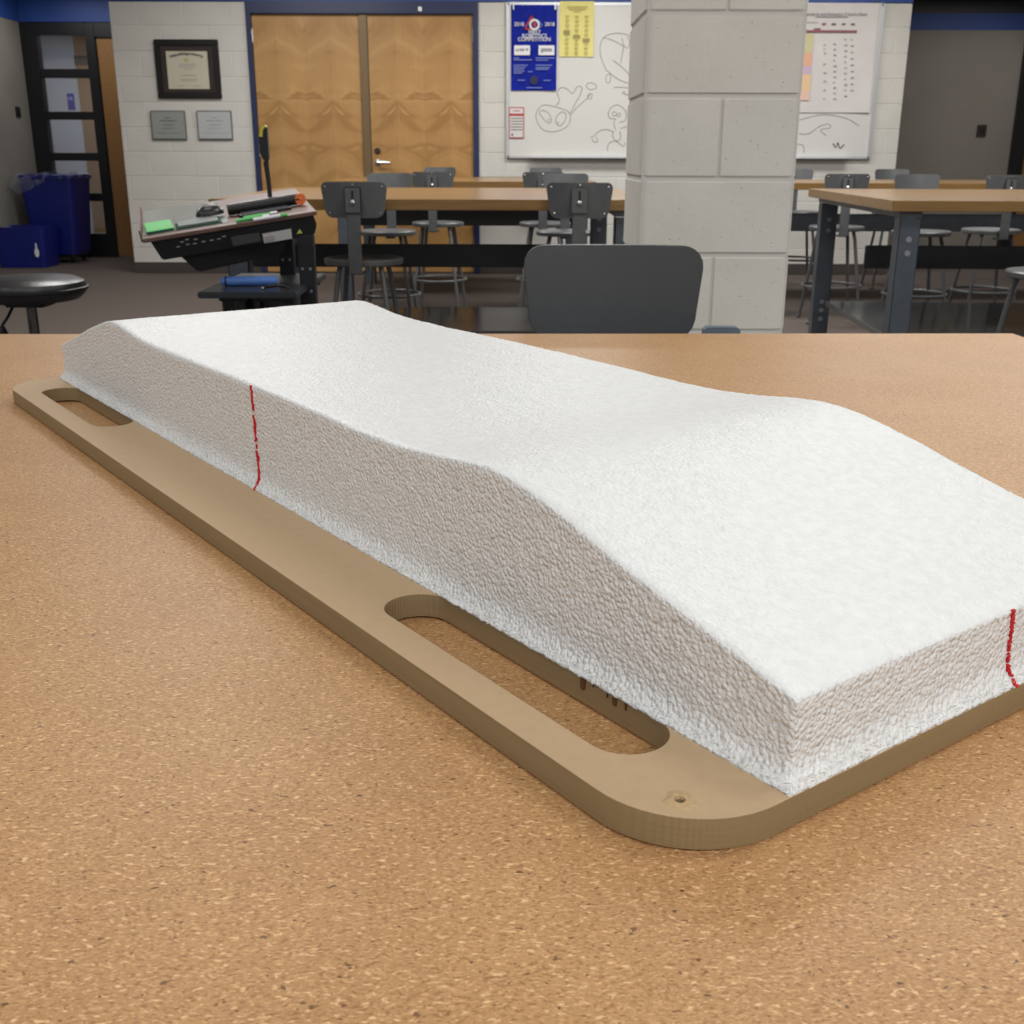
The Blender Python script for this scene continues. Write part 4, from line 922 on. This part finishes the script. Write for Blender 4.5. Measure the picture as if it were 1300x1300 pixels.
# things on the shelf and under it
for (a, b, lab) in ((277, 314, 'left of two black bins standing under the console shelf'), (326, 362, 'right of two black bins under the console shelf')):
    p0 = at(a, 380, 3.9); p1 = at(b, 380, 3.9); t = empty('waste_bin', ((p0.x+p1.x)/2, 4.02, 0)); w2 = (p1.x-p0.x)/2; tag(t, lab, 'bin', 'black bins under the console shelf')
    bin_('bin_body', -w2, w2, -.12, .14, zsf-.026, 0, .012, M_blackp, t)
    MB().prism(rrect(-w2-.004, w2+.004, -.124, .144, .03), zsf-.036, zsf-.026).build('rim', M_blackp, t)
p0 = at(281, 350, 4.05); p1 = at(352, 350, 4.05)
bt = empty('blue_pouch', ((p0.x+p1.x)/2, 4.05, zsf)); tag(bt, 'light blue rolled pouch lying on the console shelf', 'pouch')
hw2 = (p1.x-p0.x)/2
MB().tube([(-hw2, 0, .017), (-hw2+.012, 0, .0165), (0, 0, .017), (hw2-.01, 0, .018), (hw2, 0, .019)], [.012, .0165, .0165, .0165, .013], 14).build('pouch_body', mat('blue_vinyl', S(84, 128, 200), .45, col2=S(72, 112, 188), nscale=12, bump=.002, bscale=40), bt, smooth=True)
MB().tube([(-hw2+.014, 0, .017), (-hw2+.020, 0, .017)], .0172, 14).build('band', M_dblue, bt)
p0 = at(348, 362, 3.90); hd = empty('black_handset', (p0.x, 3.93, zsf)); tag(hd, 'curved black handle lying at the right front of the console shelf', 'handset')
MB().tube([(-.045, 0, .006), (-.03, 0, .012), (0, 0, .016), (.03, 0, .014), (.046, 0, .007)], [.005, .006, .006, .006, .005], 10).build('grip', M_blackp, hd, smooth=True)
MB().tube([(-.05, 0, .006), (-.042, 0, .006)], .006, 10).build('tip', M_bright, hd)
# things on the tilted top
def on_top(name, u, v, label, cat, rz=0):
    t = empty(name, None, M=CM @ Matrix.Translation((u, v, .0)) @ Matrix.Rotation(rz, 4, 'Z')); tag(t, label, cat); return t
def uvtop(px, py):     # pixel -> coordinates on the tilted top
    d = ray(px, py); s = (A-CAM).dot(uz)/d.dot(uz); q_ = CAM+d*s-A; return q_.dot(ux), q_.dot(uy)
gu, gv = uvtop(187, 299)
t = on_top('green_folder', gu, gv, 'bright green folder at the low left corner of the tilted console top', 'folder', .05)
MB().box(0, .095, 0, .20, .0018, .012).build('cover', M_green, t, bevel=.002); MB().box(.003, .090, -.002, .20, .0045, .009).build('paper', M_dblue, t)
gu, gv = uvtop(224, 293)
t = on_top('acrylic_tray', gu, gv, 'clear acrylic tray with green edges beside the green folder', 'tray', .02)
MB().box(0, .16, 0, .12, .002, .006).build('tray_base', mat('green_tint_plastic', S(40, 92, 72), .2, alpha=.85), t)
MB().box(0, .003, 0, .12, .006, .035).build('tray_wall', M_glass, t); MB().box(0, .16, .117, .12, .006, .020).build('tray_wall', M_glass, t); MB().box(0, .16, 0, .0025, .006, .018).build('tray_wall', M_glass, t)
MB().box(.01, .15, .01, .11, .0062, .012).build('paper', mat('grey_card', S(96, 104, 100), .5), t)
gu, gv = uvtop(268, 277)
t = on_top('computer_mouse', gu, gv, 'black and silver computer mouse on the tilted console top', 'mouse', .1)
ms = MB(); n = 20; vs = []; fs = []
for j in range(9):
    ph2 = j/8*PI/2
    for i in range(n): a = 2*PI*i/n; vs.append((.052*math.cos(a)*math.cos(ph2), .032*math.sin(a)*math.cos(ph2), .0125+.036*math.sin(ph2)))
for j in range(8):
    for i in range(n): fs.append((j*n+i, j*n+(i+1) % n, (j+1)*n+(i+1) % n, (j+1)*n+i))
fs.append(tuple(range(n))[::-1]); ms.add(vs, fs).build('mouse_body', M_vinyl, t, smooth=True)
MB().tube([(.048*math.cos(a), .002, .015+.0345*math.sin(a)) for a in [PI*.12+i*PI*.76/10 for i in range(11)]], .004, 8).build('silver_trim', M_bright, t, smooth=True)
gu, gv = uvtop(384, 262)
t = on_top('pen_tube', gu-.266, gv+.045, 'long black tube with an orange end cap across the console top', 'tube', .0)
MB().tube([(-.0, 0, .0225), (.262, 0, .0225)], .0205, 18).build('tube_body', M_blackp, t, smooth=True)
MB().tube([(.262, 0, .0225), (.272, 0, .0225)], .0218, 18).build('end_cap', M_orange, t)
MB().lathe([(.0205, 0), (.0205, .006)], 18, Matrix.Translation((.266, -.014, .0225)) @ WALLM).build('end_cap', M_orange, t)
gu, gv = uvtop(304, 277)
t = on_top('grey_tablet', gu, gv, 'flat grey tablet panel below the black tube on the console top', 'tablet', .0)
MB().prism(rrect(0, .19, 0, .10, .01), .001, .009).build('case', M_blackp, t); MB().box(.01, .18, .01, .09, .009, .0098).build('screen', mat('tablet_screen', S(86, 84, 92), .25), t)
for k, (u, v, rz, col, lab) in enumerate(((*uvtop(310, 279), .03, M_green, 'light green marker pen nearest the console edge'), (*uvtop(300, 283), .03, M_green, 'light green marker pen lying against the grey tablet'), (*uvtop(322, 281.5), -.02, M_white, 'white marker pen at the console front edge'))):
    t = on_top('marker_pen', u, v, lab, 'marker', rz); t['group'] = 'marker pens on the console'
    MB().tube([(0, 0, .0065), (.095, 0, .0065)], .006, 10).build('barrel', col, t, smooth=True); MB().tube([(.095, 0, .0065), (.12, 0, .0065)], [.0065, .0055], 10).build('cap', M_white if k < 2 else M_green, t, smooth=True)
# slim black arm with a yellow tip
def w(px, py, Y=4.30): return at(px, py, Y)
ar = empty('camera_arm', (w(344, 252).x, 4.30, w(344, 252).z)); tag(ar, 'slim upright black arm with a yellow tip rising behind the console', 'arm')
T2 = lambda p: p-ar.location
MB().tube([T2(w(344, 262)), T2(w(341, 230)), T2(w(337.5, 205))], [.008, .0085, .010], 10).build('stem', M_black, ar, smooth=True)
hd_ = [(328.5, 176), (331.5, 162), (338.5, 161), (341, 201), (338, 206), (334.5, 204), (329.5, 194)]
v0 = [T2(w(x, y, 4.285)) for x, y in hd_]; v1 = [v+Vector((0, .03, 0)) for v in v0]; n = len(v0)
MB().add(v0+v1, [tuple(range(n)), tuple(range(n, 2*n))[::-1]]+[(i, (i+1) % n, n+(i+1) % n, n+i) for i in range(n)]).build('head', M_blackp, ar, bevel=.003)
yt = [(328.3, 173), (331, 161), (335.5, 158.5), (337, 161), (333.5, 165), (333, 174)]
v0 = [T2(w(x, y, 4.28)) for x, y in yt]; v1 = [v+Vector((0, .038, 0)) for v in v0]; n = len(v0)
MB().add(v0+v1, [tuple(range(n)), tuple(range(n, 2*n))[::-1]]+[(i, (i+1) % n, n+(i+1) % n, n+i) for i in range(n)]).build('yellow_tip', mat('yellow_plastic', S(190, 180, 60), .4), ar)

for o in bpy.data.objects:
    if o.parent and o.name.split('.')[0] in ('rivet', 'print', 'bold_print', 'small_print', 'bolt_hole', 'port_mark', 'glue_drip', 'marker_line', 'marker_drawing', 'logo_print', 'torn_rim', 'pencil_icon', 'header', 'header_bar'):
        o['kind'] = 'stuff'
